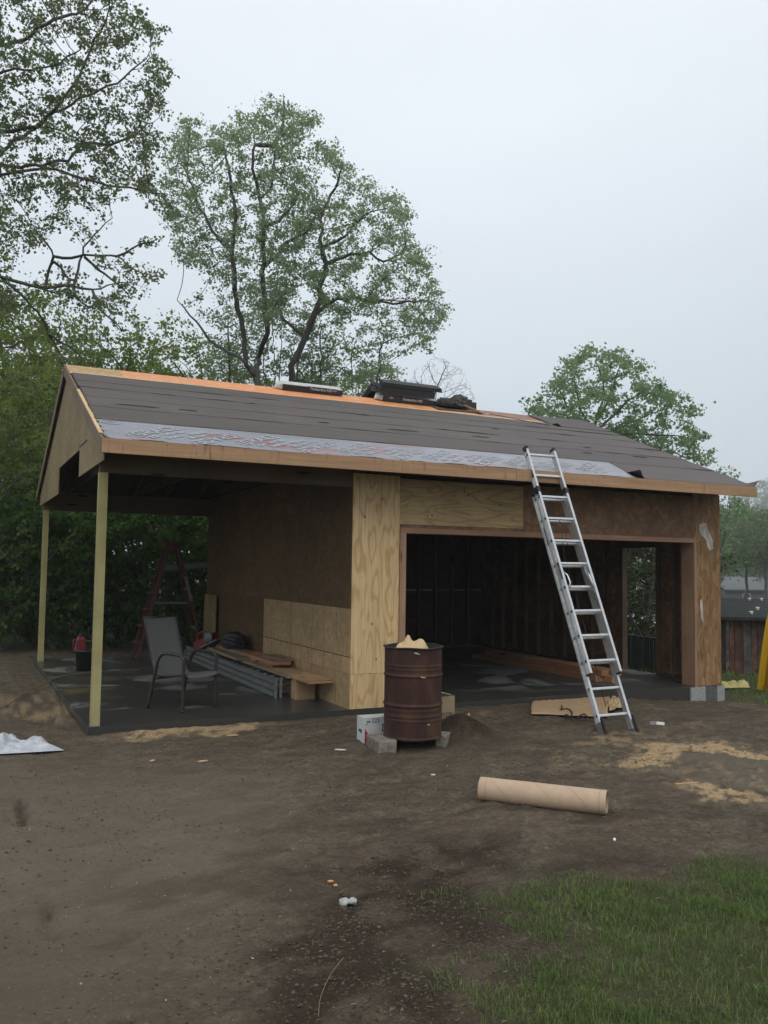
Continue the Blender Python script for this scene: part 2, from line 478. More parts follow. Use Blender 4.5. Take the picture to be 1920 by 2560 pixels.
MT['print_blue'] = m_plain('navy print', (0.02, 0.024, 0.075), 0.45, bump=0)
def _slab():
    g = NG('damp concrete')
    co = g.coord()
    n1 = g.noise(co, 0.9, 5, 0.6, 0.6)
    n2 = g.noise(co, 18, 4)
    py_ = g.n('SeparateXYZ', 1, {0: g.tc.outputs['Object']})
    dry = g.math('MULTIPLY', g.rng(n1, 0.52, 0.60, 0, 1, True), g.rng(py_, 0.25, 1.0))
    c = g.mix(dry, (0.042, 0.041, 0.037), (0.14, 0.145, 0.135))
    c = g.mix(g.rng(n2, 0.4, 0.7, 0, 0.3), c, (0.04, 0.04, 0.036))
    pol = g.noise(g.coord((1.0, 2.3, 1)), 1.3, 4, 0.6, 0.8)
    px = g.n('SeparateXYZ', 0, {0: g.tc.outputs['Object']})
    yel = g.math('MULTIPLY', g.rng(pol, 0.54, 0.62), g.math('MULTIPLY', g.rng(px, 2.2, 1.2), g.rng(py_, 1.2, 2.4)))
    c = g.mix(g.math('MULTIPLY', yel, 0.55), c, (0.16, 0.145, 0.04))
    g.bump(n2, 0.1, 0.004)
    g.set(g.b.inputs['Roughness'], 0.4)
    m = g.fin(c, g.rng(dry, 0, 1, 0.30, 0.75), 0, 0.35)
    return m
MT['slab'] = _slab()
MT['block'] = m_plain('concrete block', (0.30, 0.315, 0.30), 0.9, var=0.35, scale=30, bump=0.4)
MT['block_dark'] = m_plain('damp block', (0.10, 0.10, 0.09), 0.85, var=0.35, scale=20, bump=0.4)
MT['block_old'] = m_plain('old stained block', (0.22, 0.205, 0.17), 0.9, scale=22, bump=0.5, col2=(0.12, 0.085, 0.07))
def _rust():
    g = NG('rusted painted steel')
    n1 = g.noise(g.coord((1, 1, 0.6)), 5, 6, 0.65)
    n2 = g.noise(g.coord(), 45, 4, 0.6)
    z = g.n('SeparateXYZ', 2, {0: g.tc.outputs['Object']})
    c = g.ramp(n1, [(0.3, (0.028, 0.0120, 0.0095)), (0.5, (0.042, 0.0165, 0.0125)), (0.66, (0.085, 0.038, 0.020))])
    c = g.mix(g.rng(n2, 0.55, 0.75, 0, 0.6), c, (0.020, 0.012, 0.011))
    lowr = g.math('MULTIPLY', g.rng(z, 0.30, 0.05), g.rng(n1, 0.42, 0.6))
    c = g.mix(g.math('MULTIPLY', lowr, 0.7), c, (0.085, 0.042, 0.026))
    g.bump(n2, 0.35, 0.006)
    return g.fin(c, g.rng(n1, 0.3, 0.7, 0.5, 0.75), 0.0, 0.3)
MT['rust'] = _rust()
MT['alu'] = m_plain('mill aluminium', (0.60, 0.61, 0.61), 0.42, 0.75, 0.2, 20, 0.05)
MT['alu_dull'] = m_plain('dull aluminium', (0.20, 0.215, 0.205), 0.55, 0.4, 0.4, 14, 0.1)
MT['galv'] = m_plain('galvanised steel', (0.42, 0.44, 0.45), 0.4, 0.8, 0.3, 30, 0.05)
MT['black'] = m_plain('black plastic', (0.018, 0.018, 0.02), 0.55, bump=0.1)
MT['rubber'] = m_plain('dark rubber', (0.028, 0.024, 0.022), 0.8, bump=0.2)
MT['tube'] = m_plain('kraft tube', (0.46, 0.33, 0.225), 0.75, var=0.14, scale=10, bump=0.05)
MT['tube_in'] = m_plain('kraft tube inside', (0.42, 0.32, 0.24), 0.85, var=0.2, scale=10, bump=0.05)
MT['card'] = m_plain('kraft cardboard', (0.40, 0.265, 0.145), 0.85, var=0.22, scale=7, bump=0.1)
MT['paper_bag'] = m_plain('tan kraft paper', (0.54, 0.39, 0.21), 0.8, var=0.15, scale=9, bump=0.1)
MT['paper_crumple'] = m_plain('crumpled kraft paper', (0.44, 0.32, 0.17), 0.8, var=0.2, scale=9, bump=0.1)
MT['carton_white'] = m_plain('white carton', (0.52, 0.53, 0.52), 0.7, var=0.2, scale=6, bump=0.05)
MT['carton_brown'] = m_plain('brown carton', (0.30, 0.215, 0.125), 0.8, var=0.2, scale=6, bump=0.05)
MT['paper_white'] = m_plain('white paper', (0.74, 0.74, 0.72), 0.7, var=0.1, bump=0)
MT['sheet_white'] = m_plain('white plastic sheet', (0.50, 0.51, 0.53), 0.42, scale=8, bump=0.15, col2=(0.30, 0.32, 0.37))
MT['sling'] = m_plain('grey mesh sling', (0.115, 0.115, 0.11), 0.8, var=0.25, scale=120, bump=0.3)
MT['chair_frame'] = m_plain('brown black powder coat', (0.026, 0.021, 0.019), 0.45, bump=0)
MT['fibre_red'] = m_plain('red fibreglass', (0.085, 0.02, 0.015), 0.5, var=0.3, scale=6, bump=0.05)
MT['red'] = m_plain('red plastic', (0.15, 0.012, 0.014), 0.4, var=0.2, bump=0)
MT['cord'] = m_plain('black cord', (0.015, 0.014, 0.014), 0.5, bump=0)
MT['cord_tan'] = m_plain('dirty tan cord', (0.19, 0.13, 0.075), 0.7, bump=0)
MT['shingle'] = m_plain('black shingles', (0.032, 0.034, 0.038), 0.75, var=0.35, scale=60, bump=0.4)
MT['wrap'] = m_plain('pale plastic wrapper', (0.55, 0.555, 0.53), 0.38, var=0.25, scale=12, bump=0.2)
MT['leather'] = m_plain('dark work leather', (0.040, 0.038, 0.036), 0.8, var=0.5, scale=12, bump=0.4, col2=(0.085, 0.075, 0.06))
MT['handle'] = m_lumber('hammer handle', (0.42, 0.20, 0.08), (0.55, 0.28, 0.12), 'x', knots=False)
MT['steel'] = m_plain('bare steel', (0.62, 0.63, 0.63), 0.3, 0.7, 0.15, 20, 0)
MT['board_grey'] = m_lumber('weathered boards', (0.23, 0.17, 0.115), (0.32, 0.24, 0.165), 'y')
MT['board_red'] = m_lumber('reddish boards', (0.33, 0.16, 0.085), (0.42, 0.23, 0.125), 'y')
MT['board_pale'] = m_lumber('fresh boards', (0.44, 0.29, 0.16), (0.54, 0.37, 0.21), 'y')
MT['plank_grey'] = m_lumber('grey plank', (0.16, 0.165, 0.15), (0.22, 0.225, 0.20), 'x')
MT['orange'] = m_plain('orange stake', (0.62, 0.13, 0.04), 0.6, bump=0)
MT['chip'] = m_plain('fresh wood chips', (0.55, 0.36, 0.19), 0.8, bump=0)
MT['chip_orange'] = m_plain('orange wood offcuts', (0.66, 0.34, 0.12), 0.7, bump=0)
MT['yellow'] = m_plain('yellow plastic', (0.68, 0.43, 0.012), 0.38, var=0.08, bump=0)
MT['tarp_yellow'] = m_plain('faded yellow sheet', (0.46, 0.37, 0.12), 0.6, var=0.25, bump=0.2)
MT['window_frame'] = m_plain('painted window frame', (0.42, 0.43, 0.43), 0.7, bump=0)
MT['pet'] = m_plain('crushed clear plastic', (0.40, 0.41, 0.38), 0.22, var=0.4, scale=40, bump=0.5)
MT['bark'] = m_bark('grey brown bark', (0.058, 0.052, 0.046), (0.105, 0.094, 0.082))
MT['bark_far'] = m_bark('far bark', (0.055, 0.05, 0.045), (0.09, 0.082, 0.074))
MT['leaf_centre'] = m_leaf('maple spring leaves', (0.19, 0.255, 0.14), (0.26, 0.34, 0.185), (0.33, 0.42, 0.25))
MT['leaf_left'] = m_leaf('darker maple leaves', (0.105, 0.138, 0.062), (0.16, 0.205, 0.092), (0.225, 0.275, 0.135))  # darker green than the centre maples
MT['leaf_right'] = m_leaf('fresh green leaves', (0.16, 0.255, 0.12), (0.22, 0.325, 0.16), (0.28, 0.395, 0.21))
MT['leaf_yellow'] = m_leaf('yellow green leaves', (0.105, 0.150, 0.030), (0.175, 0.235, 0.052), (0.25, 0.315, 0.09))
MT['leaf_hedge'] = m_leaf('hedge leaves', (0.030, 0.075, 0.014), (0.060, 0.130, 0.024), (0.115, 0.205, 0.045))
MT['leaf_far'] = m_leaf('far foliage', (0.10, 0.14, 0.06), (0.14, 0.185, 0.08), (0.19, 0.235, 0.11))

# ------------------------------------------------------------------ the ground: one sheet out to the horizon
def seg_dist(px, py, poly):
    """signed distance to a polygon (negative inside)"""
    d = np.full(px.shape, 1e9); ins = np.zeros(px.shape, bool)
    n = len(poly)
    for i in range(n):
        ax, ay = poly[i][:2]; bx, by = poly[(i + 1) % n][:2]
        ex, ey = bx - ax, by - ay
        t = np.clip(((px - ax) * ex + (py - ay) * ey) / (ex * ex + ey * ey + 1e-12), 0, 1)
        d = np.minimum(d, np.hypot(px - ax - t * ex, py - ay - t * ey))
        c = ((ay > py) != (by > py)) & (px < (bx - ax) * (py - ay) / (by - ay + 1e-12) + ax)
        ins ^= c
    return np.where(ins, -d, d)
def gpoly(pix): return [gp(u, v)[:2] for u, v in pix]
GHOST = gpoly([(1705, 1880), (1800, 1884), (1990, 1905), (1990, 1990), (1835, 1966), (1690, 1943), (1600, 1917), (1672, 1919)])
SAW_A = gpoly([(1580, 1919), (1640, 1862), (1700, 1857), (1790, 1858), (1870, 1880), (1960, 1884), (1960, 1900), (1705, 1878), (1674, 1921)])
SAW_B = gpoly([(1688, 1946), (1835, 1966), (1890, 1985), (1800, 2010), (1760, 1985)])
SAW_C = gpoly([(1500, 1845), (1560, 1850), (1540, 1862), (1490, 1858)])
STRAW = gpoly([(0, 1745), (120, 1735), (200, 1790), (150, 1812), (60, 1800), (0, 1790)])
MUD1 = gpoly([(1000, 2110), (1160, 2105), (1260, 2160), (1200, 2210), (980, 2230), (900, 2180)])
MUD2 = gpoly([(760, 2330), (900, 2210), (1200, 2200), (1260, 2330), (1220, 2450), (1150, 2700), (640, 2700), (620, 2430)])
MUD3 = gpoly([(250, 2160), (480, 2150), (470, 2230), (260, 2300)])
def pr_pf(x, y):
    dx, dy = x - CAM[0], y - CAM[1]
    return dx * _r[0] + dy * _r[1], dx * math.sin(YAW) + dy * math.cos(YAW)
def grass_mask(x, y):
    """the lawn in front on the right, frayed along its edge"""
    pr, pf = pr_pf(x, y)
    n_ = fbm(x, y, 1.3, 3, 31) - 0.5
    a = sstep(0.0, 1.35, pr + n_ * 1.2 + 0.08 * (3.6 - pf))
    b = sstep(0.35, -0.6, pf - (4.95 + (pr - 0.7) * 0.42) + n_ * 0.9)
    cl = fbm(x, y, 3.2, 3, 41); big = fbm(x, y, 1.1, 2, 43)
    dn = np.minimum(a, b)
    return np.clip(dn * 1.3, 0, 1) * sstep(0.60 - 0.48 * dn, 0.76 - 0.42 * dn, cl * 0.65 + big * 0.35)

def axis(lo, hi, step, out, ratio=1.25):
    mid = list(np.arange(lo, hi, step))
    a, s_, l_ = [], step, lo
    while l_ > -out: s_ *= ratio; l_ -= s_; a.append(l_)
    b, s_, h_ = [], step, mid[-1]
    while h_ < out: s_ *= ratio; h_ += s_; b.append(h_)
    return np.array(a[::-1] + mid + b)
gx = axis(-3.4, 8.2, 0.03, 880)
gy = axis(-7.6, 0.5, 0.03, 880)
GX, GY = np.meshgrid(gx, gy)
gzv = ground_z(GX, GY)
for poly, depth in ((gpoly([(45, 2000), (60, 2000), (66, 2055), (55, 2055)]), 0.03), (gpoly([(108, 2235), (116, 2235), (142, 2345), (128, 2345)]), 0.035)):
    sd = seg_dist(GX, GY, poly)
    gzv = gzv - depth * sstep(0.04, -0.01, sd + 0.03 * (fbm(GX, GY, 14, 2, 61) - 0.5))
V = np.stack([GX, GY, gzv], -1).reshape(-1, 3)
ny, nx = GX.shape
ii = np.arange(ny - 1)[:, None] * nx + np.arange(nx - 1)[None, :]
Fq = np.stack([ii, ii + 1, ii + nx + 1, ii + nx], -1).reshape(-1, 4)
me = np_mesh('ground', V, Fq, None, True)
X, Y = V[:, 0].astype(float), V[:, 1].astype(float)
near = (X > -6) & (X < 12) & (Y > -9) & (Y < 4)
saw = np.zeros(len(V)); mud = np.zeros(len(V)); pale = np.zeros(len(V)); grs = np.zeros(len(V))
xn, yn = X[near], Y[near]
fr = fbm(xn, yn, 5.0, 4, 51) - 0.5
fr2 = fbm(xn * 0.8 + yn * 0.6, (yn * 0.8 - xn * 0.6) * 2.5, 9.0, 3, 52)
ghost = sstep(0.02, -0.02, seg_dist(xn, yn, GHOST) + fr * 0.03)
s_ = np.zeros(len(xn))
SAW_D = gpoly([(255, 1838), (330, 1826), (470, 1822), (620, 1812), (640, 1822), (470, 1842), (330, 1850)])
for poly, soft, amt in ((SAW_D, 0.10, 0.8), (SAW_A, 0.24, 0.9), (SAW_B, 0.15, 0.85), (SAW_C, 0.2, 0.4)):
    s_ = np.maximum(s_, amt * sstep(soft, -0.06, seg_dist(xn, yn, poly) + fr * 0.55))
s_ = s_ * sstep(0.36, 0.66, fr2 + 0.22 * s_) * (1 - ghost)
el = np.exp(-(((xn - 0.75) / 0.55) ** 2 + ((yn + 0.27 - 0.02 * xn) / 0.14) ** 2)) + 0.5 * np.exp(-(((xn - 1.5) / 0.8) ** 2 + ((yn + 0.22) / 0.10) ** 2))
s_ = np.maximum(s_, 0.7 * np.clip(el * (0.75 + fr), 0, 1))
s_ = np.maximum(s_, 0.45 * sstep(0.2, -0.2, seg_dist(xn, yn, STRAW) + fr * 0.4) * sstep(0.4, 0.6, fr2))
s_ = np.maximum(s_, 0.25 * sstep(0.58, 0.75, fbm(xn, yn, 1.1, 3, 77)) * sstep(0.5, 0.65, fr2) * sstep(2.5, 4.0, xn))
saw[near] = s_
m_ = np.zeros(len(xn))
for poly in (MUD1, MUD2):
    m_ = np.maximum(m_, sstep(0.25, -0.2, seg_dist(xn, yn, poly) + fr * 0.7))
for poly in (gpoly([(46, 1998), (54, 1998), (64, 2058), (58, 2058)]), gpoly([(108, 2232), (114, 2232), (140, 2350), (132, 2350)])):
    m_ = np.maximum(m_, 0.75 * sstep(0.02, -0.015, seg_dist(xn, yn, poly) + fr * 0.09))
m_ = m_ * (0.35 + 0.65 * sstep(0.36, 0.58, fbm(xn, yn, 3.5, 4, 71) + 0.04))
m_ = np.maximum(m_, 0.55 * sstep(0.52, 0.66, fbm(xn * 0.7, yn * 1.5, 2.6, 4, 75)) * sstep(-1.0, 0.4, pr_pf(xn, yn)[0]) * sstep(8.5, 6.0, pr_pf(xn, yn)[1]))
prn, pfn = pr_pf(xn, yn)
streak = fbm(xn * 0.9 + yn * 0.45, (yn * 0.9 - xn * 0.45) * 2.2, 1.6, 5, 76)
m_ = np.maximum(m_, (0.20 + 0.45 * sstep(6.2, 3.8, pfn)) * sstep(0.44, 0.62, streak) * sstep(-2.2, -0.9, prn))
m_ = np.maximum(m_, 0.30 * sstep(5.2, 3.6, pfn + fr))  # soil colour gets darker towards the camera
m_ = np.maximum(m_, np.exp(-(((xn - 3.5) / 0.46) ** 2 + ((yn + 1.68) / 0.42) ** 2)) * 1.2)
m_ = np.maximum(m_, 0.8 * np.exp(-(((xn - 2.85) / 0.45) ** 2 + ((yn + 1.65) / 0.4) ** 2)))  # ground colour darker around the barrel
mud[near] = m_
pr, pf = pr_pf(xn, yn)
pale[near] = np.maximum(sstep(-0.1, -1.2, pr + fr * 0.8) * sstep(9.0, 6.5, pf) * 0.8, ghost * 0.75)
grs[near] = grass_mask(xn, yn) * 0.8
far = sstep(9.6, 11.5, X) + sstep(9.0, 11.0, Y) + sstep(-3.5, -6, X)
grs = np.maximum(grs, np.clip(far, 0, 1))
grs = np.maximum(grs, sstep(8.9, 9.5, X) * sstep(-0.6, 0.2, Y) * 0.8)
ca = me.attributes.new('cover', 'FLOAT_COLOR', 'POINT')
ca.data.foreach_set('color', np.stack([saw, mud, pale, grs], -1).astype(np.float32).ravel())
def _dirt():
    g = NG('damp dirt')
    nd = g.t.nodes.new('ShaderNodeAttribute'); nd.attribute_name = 'cover'
    sp = g.t.nodes.new('ShaderNodeSeparateColor'); g.t.links.new(nd.outputs['Color'], sp.inputs[0])
    sawm, mud_dark_m, palem, grm = sp.outputs[0], sp.outputs[1], sp.outputs[2], nd.outputs['Alpha']
    co = g.coord()
    n1 = g.noise(co, 0.9, 6, 0.62, 0.3)
    n2 = g.noise(co, 7.0, 6, 0.7)
    n3 = g.noise(co, 55.0, 4, 0.65)
    v1 = g.voro(co, 42.0)
    v2 = g.voro(co, 120.0, 'Color')
    c = g.mix(g.rng(n1, 0.34, 0.68), (0.088, 0.072, 0.050), (0.140, 0.117, 0.083))
    c = g.mix(g.rng(n2, 0.44, 0.68, 0, 0.85), c, (0.042, 0.030, 0.022))
    c = g.mix(g.rng(n3, 0.46, 0.78, 0, 0.65), c, (0.145, 0.118, 0.085))
    n6 = g.noise(co, 24.0, 7, 0.78)
    c = g.mix(g.rng(n6, 0.51, 0.61, 0, 0.7), c, (0.052, 0.041, 0.030))
    c = g.mix(g.rng(n6, 0.47, 0.39, 0, 0.65), c, (0.165, 0.139, 0.102))
    n4 = g.noise(g.coord((1.0, 2.4, 1.0)), 2.6, 6, 0.68, 0.4)
    c = g.mix(g.rng(n4, 0.44, 0.66, 0, 0.8), c, (0.052, 0.038, 0.027))
    n5 = g.noise(co, 1.9, 4, 0.6)
    c = g.mix(g.rng(n5, 0.5, 0.68, 0, 0.5), c, (0.098, 0.072, 0.052))
    c = g.mix(g.rng(n5, 0.48, 0.32, 0, 0.45), c, (0.082, 0.074, 0.048))
    c = g.mix(g.rng(v1, 0.0, 0.22, 0.45, 0), c, (0.040, 0.032, 0.023))
    c = g.mix(g.math('MULTIPLY', palem, 0.8), c, g.mix(g.rng(n2, 0.3, 0.7), (0.104, 0.087, 0.063), (0.128, 0.109, 0.081)))
    c = g.mix(g.math('MULTIPLY', mud_dark_m, 0.92), c, g.mix(g.rng(n3, 0.35, 0.75), (0.018, 0.013, 0.009), (0.048, 0.035, 0.024)))
    c = g.mix(g.math('MULTIPLY', grm, 0.75), c, g.mix(g.rng(n2, 0.3, 0.7), (0.030, 0.045, 0.014), (0.055, 0.066, 0.026)))
    sc_ = g.mix(g.rng(n3, 0.3, 0.75), (0.30, 0.20, 0.105), (0.50, 0.37, 0.21))
    c = g.mix(g.math('MULTIPLY', sawm, g.rng(n3, 0.25, 0.55, 0.55, 1)), c, sc_)
    spk = g.math('GREATER_THAN', g.n('SeparateColor', 0, {0: v2}), 0.985)
    c = g.mix(g.math('MULTIPLY', spk, 0.22), c, (0.26, 0.23, 0.19))
    h = g.math('ADD', g.math('MULTIPLY', n2, 1.0), g.math('MULTIPLY', n3, 0.45))
    h = g.math('ADD', h, g.math('MULTIPLY', g.rng(v1, 0, 0.5), 0.35))
    g.set(g.b.inputs['Normal'], g.n('Bump', 0, {'Height': h, 'Strength': g.rng(palem, 0, 1, 0.9, 0.35), 'Distance': 0.022}))
    return g.fin(c, g.rng(n1, 0.35, 0.65, 0.75, 0.95), 0, 0.08)
MT['dirt'] = _dirt()
me.materials.append(MT['dirt'])
props(link('ground', me), kind='structure')

# ------------------------------------------------------------------ the garage
W_, D_ = 9.09, 6.609
X1 = 2.951
EZ, FO, LO, RO = 2.9535, 0.579, 0.05, 0.10
RY, RZ = D_ / 2, 4.496
SLP = (RZ - EZ) / (RY + FO)
SL = math.hypot(RY + FO, RZ - EZ)
sv = Vector((0, (RY + FO) / SL, (RZ - EZ) / SL))       # up the front slope
sn = Vector((0, -sv.z, sv.y))                          # out of it
def rf(x, s, h=0.0):
    """point on the front slope: x along the eave, s up from the eave, h above the deck"""
    return Vector((x, -FO, EZ)) + sv * s + sn * h
def rb(x, s, h=0.0):
    p = rf(x, s, h); return Vector((p.x, 2 * RY - p.y, p.z))
GAR = empty('garage', (0, 0, 0), 'half built wooden garage with open carport and unfinished felted roof', 'garage')

boxo('foundation_slab', (-0.03, -0.03, -0.30), (W_ + 0.01, D_ + 0.25, 0.0), MT['slab'], GAR)
for x0, x1, m_ in ((8.43, 8.72, 'block'), (8.722, 8.95, 'block_dark'), (8.952, 9.108, 'block')):
    boxo('foundation_block', (x0, -0.055, -0.42), (x1, -0.033, -0.012), MT[m_], GAR, 0.004)

# posts of the carport
def post(x, y, top):
    p = boxo('post', (x, y, 0.012), (x + 0.092, y + 0.092, top), MT['treated'], GAR)
    mb = MB()
    mb.box((x - 0.004, y - 0.004, 0.0), (x + 0.096, y + 0.096, 0.012)); mb.box((x - 0.0045, y + 0.02, 0.0125), (x - 0.001, y + 0.075, 0.07))
    mb.box((x + 0.093, y + 0.02, 0.0125), (x + 0.0965, y + 0.075, 0.07)); mb.build('post_bracket', MT['galv'], p)
    return p
post(0.0, 0.0, 2.66); post(0.0, D_ - 0.14, 2.60)
# beams over the carport
boxo('beam', (0.002, 0.0, 2.661), (X1 - 0.01, 0.044, 2.945), MT['frame_x'], GAR)
boxo('beam', (0.02, 0.046, 2.661), (X1 - 0.012, 0.09, 2.945), MT['frame_x'], GAR)
boxo('beam', (0.002, D_ - 0.14, 2.601), (X1 - 0.01, D_ - 0.05, 2.92), MT['frame_x'], GAR)
# rafters, tails running out to the fascia
def slopebar(name, x, thk, dep, s0, s1, h0, mat, fn, parent=GAR):
    P = [fn(x, s0, h0 - dep), fn(x + thk, s0, h0 - dep), fn(x + thk, s1, h0 - dep), fn(x, s1, h0 - dep),
         fn(x, s0, h0), fn(x + thk, s0, h0), fn(x + thk, s1, h0), fn(x, s1, h0)]
    return MB().hexa(P).build(name, mat, parent)
xs = list(np.arange(0.35, W_ - 0.2, 0.6096)) + [W_ - 0.06]
for x in xs:
    slopebar('rafter', x, 0.04, 0.14, 0.02, SL - 0.03, -0.0125, MT['frame_y_shaded'], rf)
    slopebar('rafter', x, 0.04, 0.14, 0.02, SL - 0.03, -0.0125, MT['frame_y_shaded'], rb)
for x in xs[::2]:
    boxo('ceiling_joist', (x + 0.045, 0.12, 2.95), (x + 0.083, D_ - 0.17, 3.09), MT['frame_y_shaded'], GAR)
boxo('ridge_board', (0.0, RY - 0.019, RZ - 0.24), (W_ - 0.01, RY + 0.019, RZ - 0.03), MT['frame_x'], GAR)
# deck boards on both slopes
rows = [(0.0, 1.217), (1.220, 2.437), (2.440, 3.520), (3.523, 3.655), (3.658, SL - 0.002)]
XL, XR = -LO, W_ + RO
def deck_panel(x0, x1, s0, s1, mat, fn):
    P = [fn(x0, s0, -0.012), fn(x1, s0, -0.012), fn(x1, s1, -0.012), fn(x0, s1, -0.012), fn(x0, s0), fn(x1, s0), fn(x1, s1), fn(x0, s1)]
    return MB().hexa(P).build('roof_panel', mat, GAR)
for r_, (s0, s1) in enumerate(rows):
    cuts = {0: [XL, 1.2, 3.64, 6.08, 8.5, XR], 1: [XL, 2.4, 4.84, 7.28, XR], 2: [XL, 1.2, 3.64, 6.08, 8.5, XR],
            3: [XL, 2.05, 4.75, 7.6, XR], 4: [XL, 0.68, 3.12, 5.56, 6.55, 7.95, XR]}[r_]
    for i in range(len(cuts) - 1):
        mt = MT['osb_inner_shaded']  # covered rows use the shade-darkened board, seen from below
        if r_ == 3: mt = MT['osb_pale'] if i != 1 else MT['osb_orange']
        if r_ == 4: mt = [MT['osb_roof'], MT['osb_orange'], MT['osb_orange'], MT['osb_orange'], MT['osb_brown'], MT['osb_brown']][i]
        deck_panel(cuts[i] + 0.0015, cuts[i + 1] - 0.0015, s0, s1, mt, rf)
for s0, s1 in ((0.0, 1.217), (1.22, 2.437), (2.44, 3.655), (3.658, SL - 0.002)):
    for i, (a, b) in enumerate(((XL, 2.4), (2.403, 4.84), (4.843, 7.28), (7.283, XR))): deck_panel(a, b, s0, s1, MT['osb_inner_shaded'], rb)

# felt courses: sheets that lap, lie a little uneven and lift along their lower edges
def sheet(name, x0, x1, s0, s1, h, mat, step=0.05, wav=0.004, lift=0.0, seed=0, cut=None, fn=rf, fray=0.0, edge=None):
    nx_ = max(2, int((x1 - x0) / step)); ns = max(3, int((s1 - s0) / 0.05))
    V = []; F = []
    for j in range(ns + 1):
        for i in range(nx_ + 1):
            t, q = i / nx_, j / ns
            x = x0 + (x1 - x0) * t
            lo, hi = s0, s1
            if fray:
                hi += fray * (float(fbm(x, 0.3, 2.0, 3, seed + 5)) - 0.5) * 2
                lo += fray * 0.5 * (float(fbm(x, 7.3, 1.2, 3, seed + 8)) - 0.5) * 2
            s_ = lo + (hi - lo) * q
            if cut: x = cut(x, t, s_)
            hh = h + wav * 2 * (float(fbm(x, s_, 2.2, 3, seed)) - 0.35)
            if lift:
                lf = max(0.0, float(fbm(x, seed * 3.1, 1.4, 2, seed + 3)) - 0.52) * 2.6
                hh += lift * lf * max(0.0, 1 - q * 5.0)
            if edge: hh += edge(x, s_, t, q)
            V.append(fn(x, s_, hh))
    for j in range(ns):
        for i in range(nx_):
            a = j * (nx_ + 1) + i
            F.append((a, a + 1, a + nx_ + 2, a + nx_ + 1))
    n_ = len(V)
    # underside, so the sheet has a thickness that shows along lifted laps
    V2 = [p - sn * 0.0018 if fn is rf else p - Vector((0, 0, 0.003)) for p in V]
    F2 = [tuple(reversed([k + n_ for k in f])) for f in F]
    rim = []
    st = nx_ + 1
    bd = [(i, i + 1) for i in range(nx_)] + [(ns * st + i + 1, ns * st + i) for i in range(nx_)] + [((j + 1) * st, j * st) for j in range(ns)] + [(j * st + nx_, (j + 1) * st + nx_) for j in range(ns)]
    for a, b in bd: rim.append((b, a, a + n_, b + n_))
    mb = MB(); mb.add(V + V2, F + F2 + rim, True)
    return mb.build(name, mat, GAR)
def curl_left(x, s_, t, q):      # the corner of the felt that stands up beside the membrane
    return 0.12 * math.exp(-((t) / 0.035) ** 2) * max(0, 1 - q * 3.2)
def diag(x, t, s_):              # right felt piece starts on a slant along the membrane's cut end
    return x if t > 0.999 else x + (1 - t) * (s_ - 0.35) * 0.22
def tip_right(x, s_, t, q):
    return 0.10 * math.exp(-((1 - t) / 0.014) ** 2) * max(0, 1 - q * 5)
mem = sheet('membrane_sheet', -0.03, 6.99, -0.045, 0.86, 0.002, MT['membrane'], 0.05, 0.003, 0.0, 2,
            cut=lambda x, t, s_: x - max(0, (t - 0.97) / 0.03) * -(s_ - 0.4) * 0.22 + 0.02 * (1 - t) * math.sin(s_ * 30),
            edge=lambda x, s_, t, q: -0.018 * max(0, 1 - q * 16) + 0.008 * math.sin(x * 7 + 3 * math.sin(x * 1.7)) * max(0, 1 - q * 12))
sheet('felt_strip', 6.98, XR + 0.01, -0.03, 0.90, 0.004, MT['felt'], 0.03, 0.002, 0.0, 7, cut=diag, edge=lambda x, s_, t, q: curl_left(x, s_, t, q) + tip_right(x, s_, t, q))
s0 = 0.80
for k, (a, b) in enumerate(((0.80, 1.60), (1.46, 2.26), (2.00, 2.80), (2.56, 3.42), (2.98, 3.50))):
    sheet('felt_strip', -0.034 + 0.008 * (k % 3), XR + 0.005, a, b, 0.0055 + 0.0016 * k, MT['felt'], 0.045, 0.0022, 0.010, 11 + 7 * k, fray=0.010 if k < 4 else 0.03)
sheet('felt_strip', 7.90, XR + 0.012, 3.28, SL - 0.005, 0.016, MT['felt'], 0.04, 0.003, 0.010, 61, cut=lambda x, t, s_: x + (1 - t) * (-(s_ - 3.7) * 0.05),
      edge=lambda x, s_, t, q: 0.05 * math.exp(-((t) / 0.05) ** 2) * max(0, 1 - q * 6))
sheet('felt_strip', -0.02, XR, 0.0, SL - 0.4, 0.006, MT['felt'], 0.3, 0.003, 0, 91, fn=rb)
# short torn slits where the laps gape
random.seed(5)
mb = MB()
for (x, s_, l) in [(0.3, 1.66, 0.5), (1.05, 1.69, 0.22), (0.85, 2.57, 0.35), (3.75, 2.53, 0.32), (2.1, 2.55, 0.2), (3.9, 1.69, 0.5), (2.9, 1.72, 0.15),
                   (5.3, 1.74, 0.3), (6.1, 2.5, 0.16), (4.9, 2.03, 0.2), (6.7, 2.0, 0.18), (7.3, 1.7, 0.16), (8.0, 1.35, 0.3), (7.0, 1.3, 0.18)]:
    n_ = 8
    V = []
    for i in range(n_ + 1):
        t = i / n_; hgt = 0.0135 + 0.008 * math.sin(math.pi * t) * (0.7 + 0.3 * math.sin(9 * t + x))
        V += [rf(x + l * t, s_ - 0.004 + random.uniform(-.004, .004), hgt), rf(x + l * t, s_ + 0.05, 0.0135)]
    F = [(2 * i, 2 * i + 2, 2 * i + 3, 2 * i + 1) for i in range(n_)]
    mb.add(V, F, True)
o = mb.build('felt_pucker', MT['felt'], GAR); o['kind'] = 'stuff'

